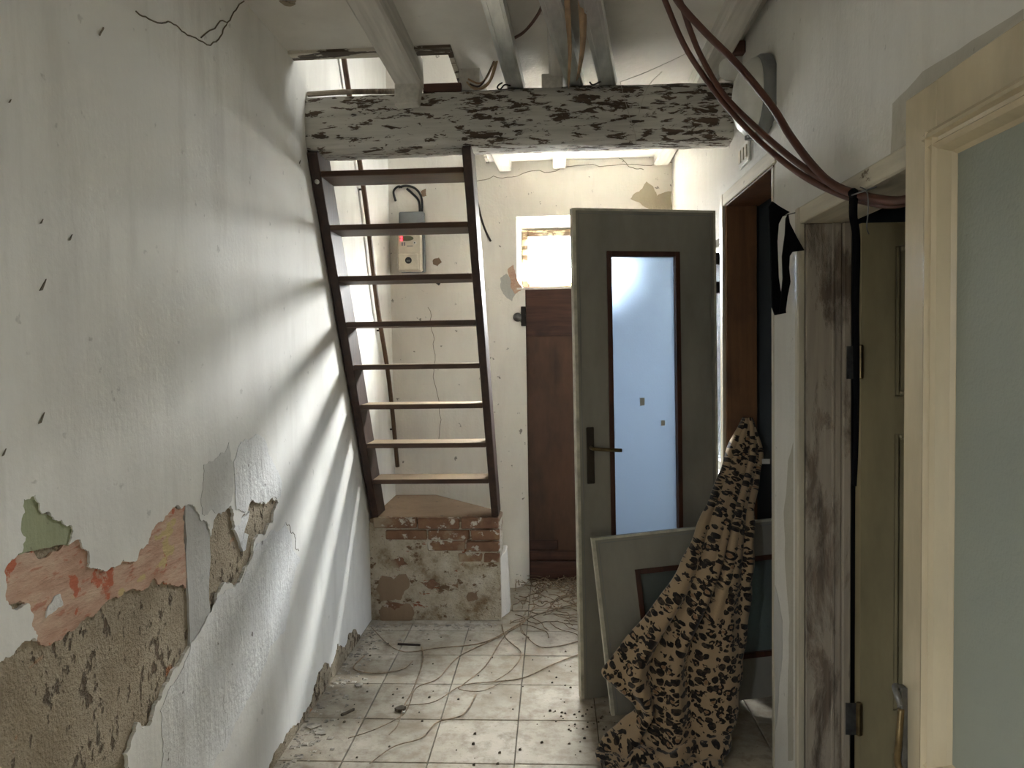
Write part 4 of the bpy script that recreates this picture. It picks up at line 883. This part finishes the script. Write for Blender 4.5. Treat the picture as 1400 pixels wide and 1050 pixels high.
tag(link('plaster_crumbs', bm, 'flake'), 'fallen plaster crumbs along the foot of left wall and plinth', 'debris', None, 'stuff')
bm = bmesh.new()
for k in range(215):
    x0, y0 = random.uniform(-1.0, .7), random.uniform(2.5, 4.7); s_ = random.uniform(.002, .006)
    if k > 150: x0, y0 = random.gauss(.15, .12), random.gauss(3.05, .18)
    if y0 > 4.1 and x0 < -.25: continue
    hexa(bm, [(x0-s_, y0-s_, .0008), (x0+s_, y0-s_, .0008), (x0+s_, y0+s_, .0008), (x0-s_, y0+s_, .0008), (x0-s_*.5, y0-s_*.6, .001+s_), (x0+s_*.6, y0-s_*.5, .001+s_*.8), (x0+s_*.5, y0+s_*.6, .001+s_), (x0-s_*.6, y0+s_*.5, .001+s_*.7)])
tag(link('floor_grit', bm, 'dirt'), 'dark grit scattered over the floor tiles', 'grit', None, 'stuff')
# larger pieces
def chunk(px, py, s_, mat, name, lab, cat, fl_=.35):
    c = c8(px, py); bm = bmesh.new(); n = 9
    ring_ = [Vector((c.x+math.cos(2*PI*k/n)*s_*random.uniform(.6, 1.2), c.y+math.sin(2*PI*k/n)*s_*random.uniform(.5, 1.0), .0015)) for k in range(n)]
    prism(bm, ring_, (0, 0, s_*fl_)); tag(link(name, bm, mat, bevel=.001), lab, cat, 'loose pieces on the floor')
chunk(120, 905, .035, 'flake', 'plaster_chunk', 'largest flat plaster flake at the foot of the left wall', 'plaster flake', .2)
chunk(150, 930, .028, 'flake', 'plaster_chunk', 'second plaster flake nearer the viewer at the left wall', 'plaster flake', .2)
chunk(285, 765, .022, 'flake', 'plaster_chunk', 'grey flake beside the broken foot of the left wall', 'plaster flake', .4)
chunk(430, 850, .024, 'dirt', 'rubble_lump', 'dark lump of rubbish in the middle of the tiles', 'rubbish', .6)
chunk(442, 858, .010, 'white_plastic', 'rubble_chip', 'white chip beside the dark lump on the tiles', 'rubbish', .6)
tag(link('black_stick', T([c8(420, 618), c8(498, 622)], .006, 6, 1), 'wire_dark'), 'short black stick on the tiles before the plinth', 'stick')
tag(link('wood_splinter', T([c8(222, 868), c8(245, 858), c8(265, 848)], .007, 6, 3), 'dirt'), 'dark wood splinter near the left wall', 'splinter')
# broken rough foot of left wall
random.seed(9)
ftop = [Vector((2.45, .012)), Vector((2.8, .05)), Vector((3.0, .035)), Vector((3.2, .11)), Vector((3.35, .085)), Vector((3.5, .13)), Vector((3.62, .06)), Vector((3.9, .02))]
fr_ = [Vector((2.45, 0))]+[Vector((p.x, max(p.y, .004))) for p in jag(ftop, .22, 4, random, False)]+[Vector((3.9, 0))]
bm = bmesh.new(); prism(bm, [(XL+.006, p.x, p.y) for p in fr_], (-.007, 0, 0))
link('broken_foot', bm, 'mortar', wl)
# cobwebs
for pts, lab in ((((848, 112), (858, 150), (868, 182), (870, 200)), 'dusty cobweb strand hanging over the right part of the beam'), (((848, 112), (880, 100), (920, 82), (940, 72)), 'cobweb strand stretched from the beam to the ceiling at right'), (((872, 160), (885, 120), (905, 98)), 'thin cobweb strand beside the hanging one')):
    tag(link('cobweb_strand', T([at(*q, 1, 3.215) for q in pts], .0011, 5, 5), 'web'), lab, 'cobweb', 'cobwebs on the beam')
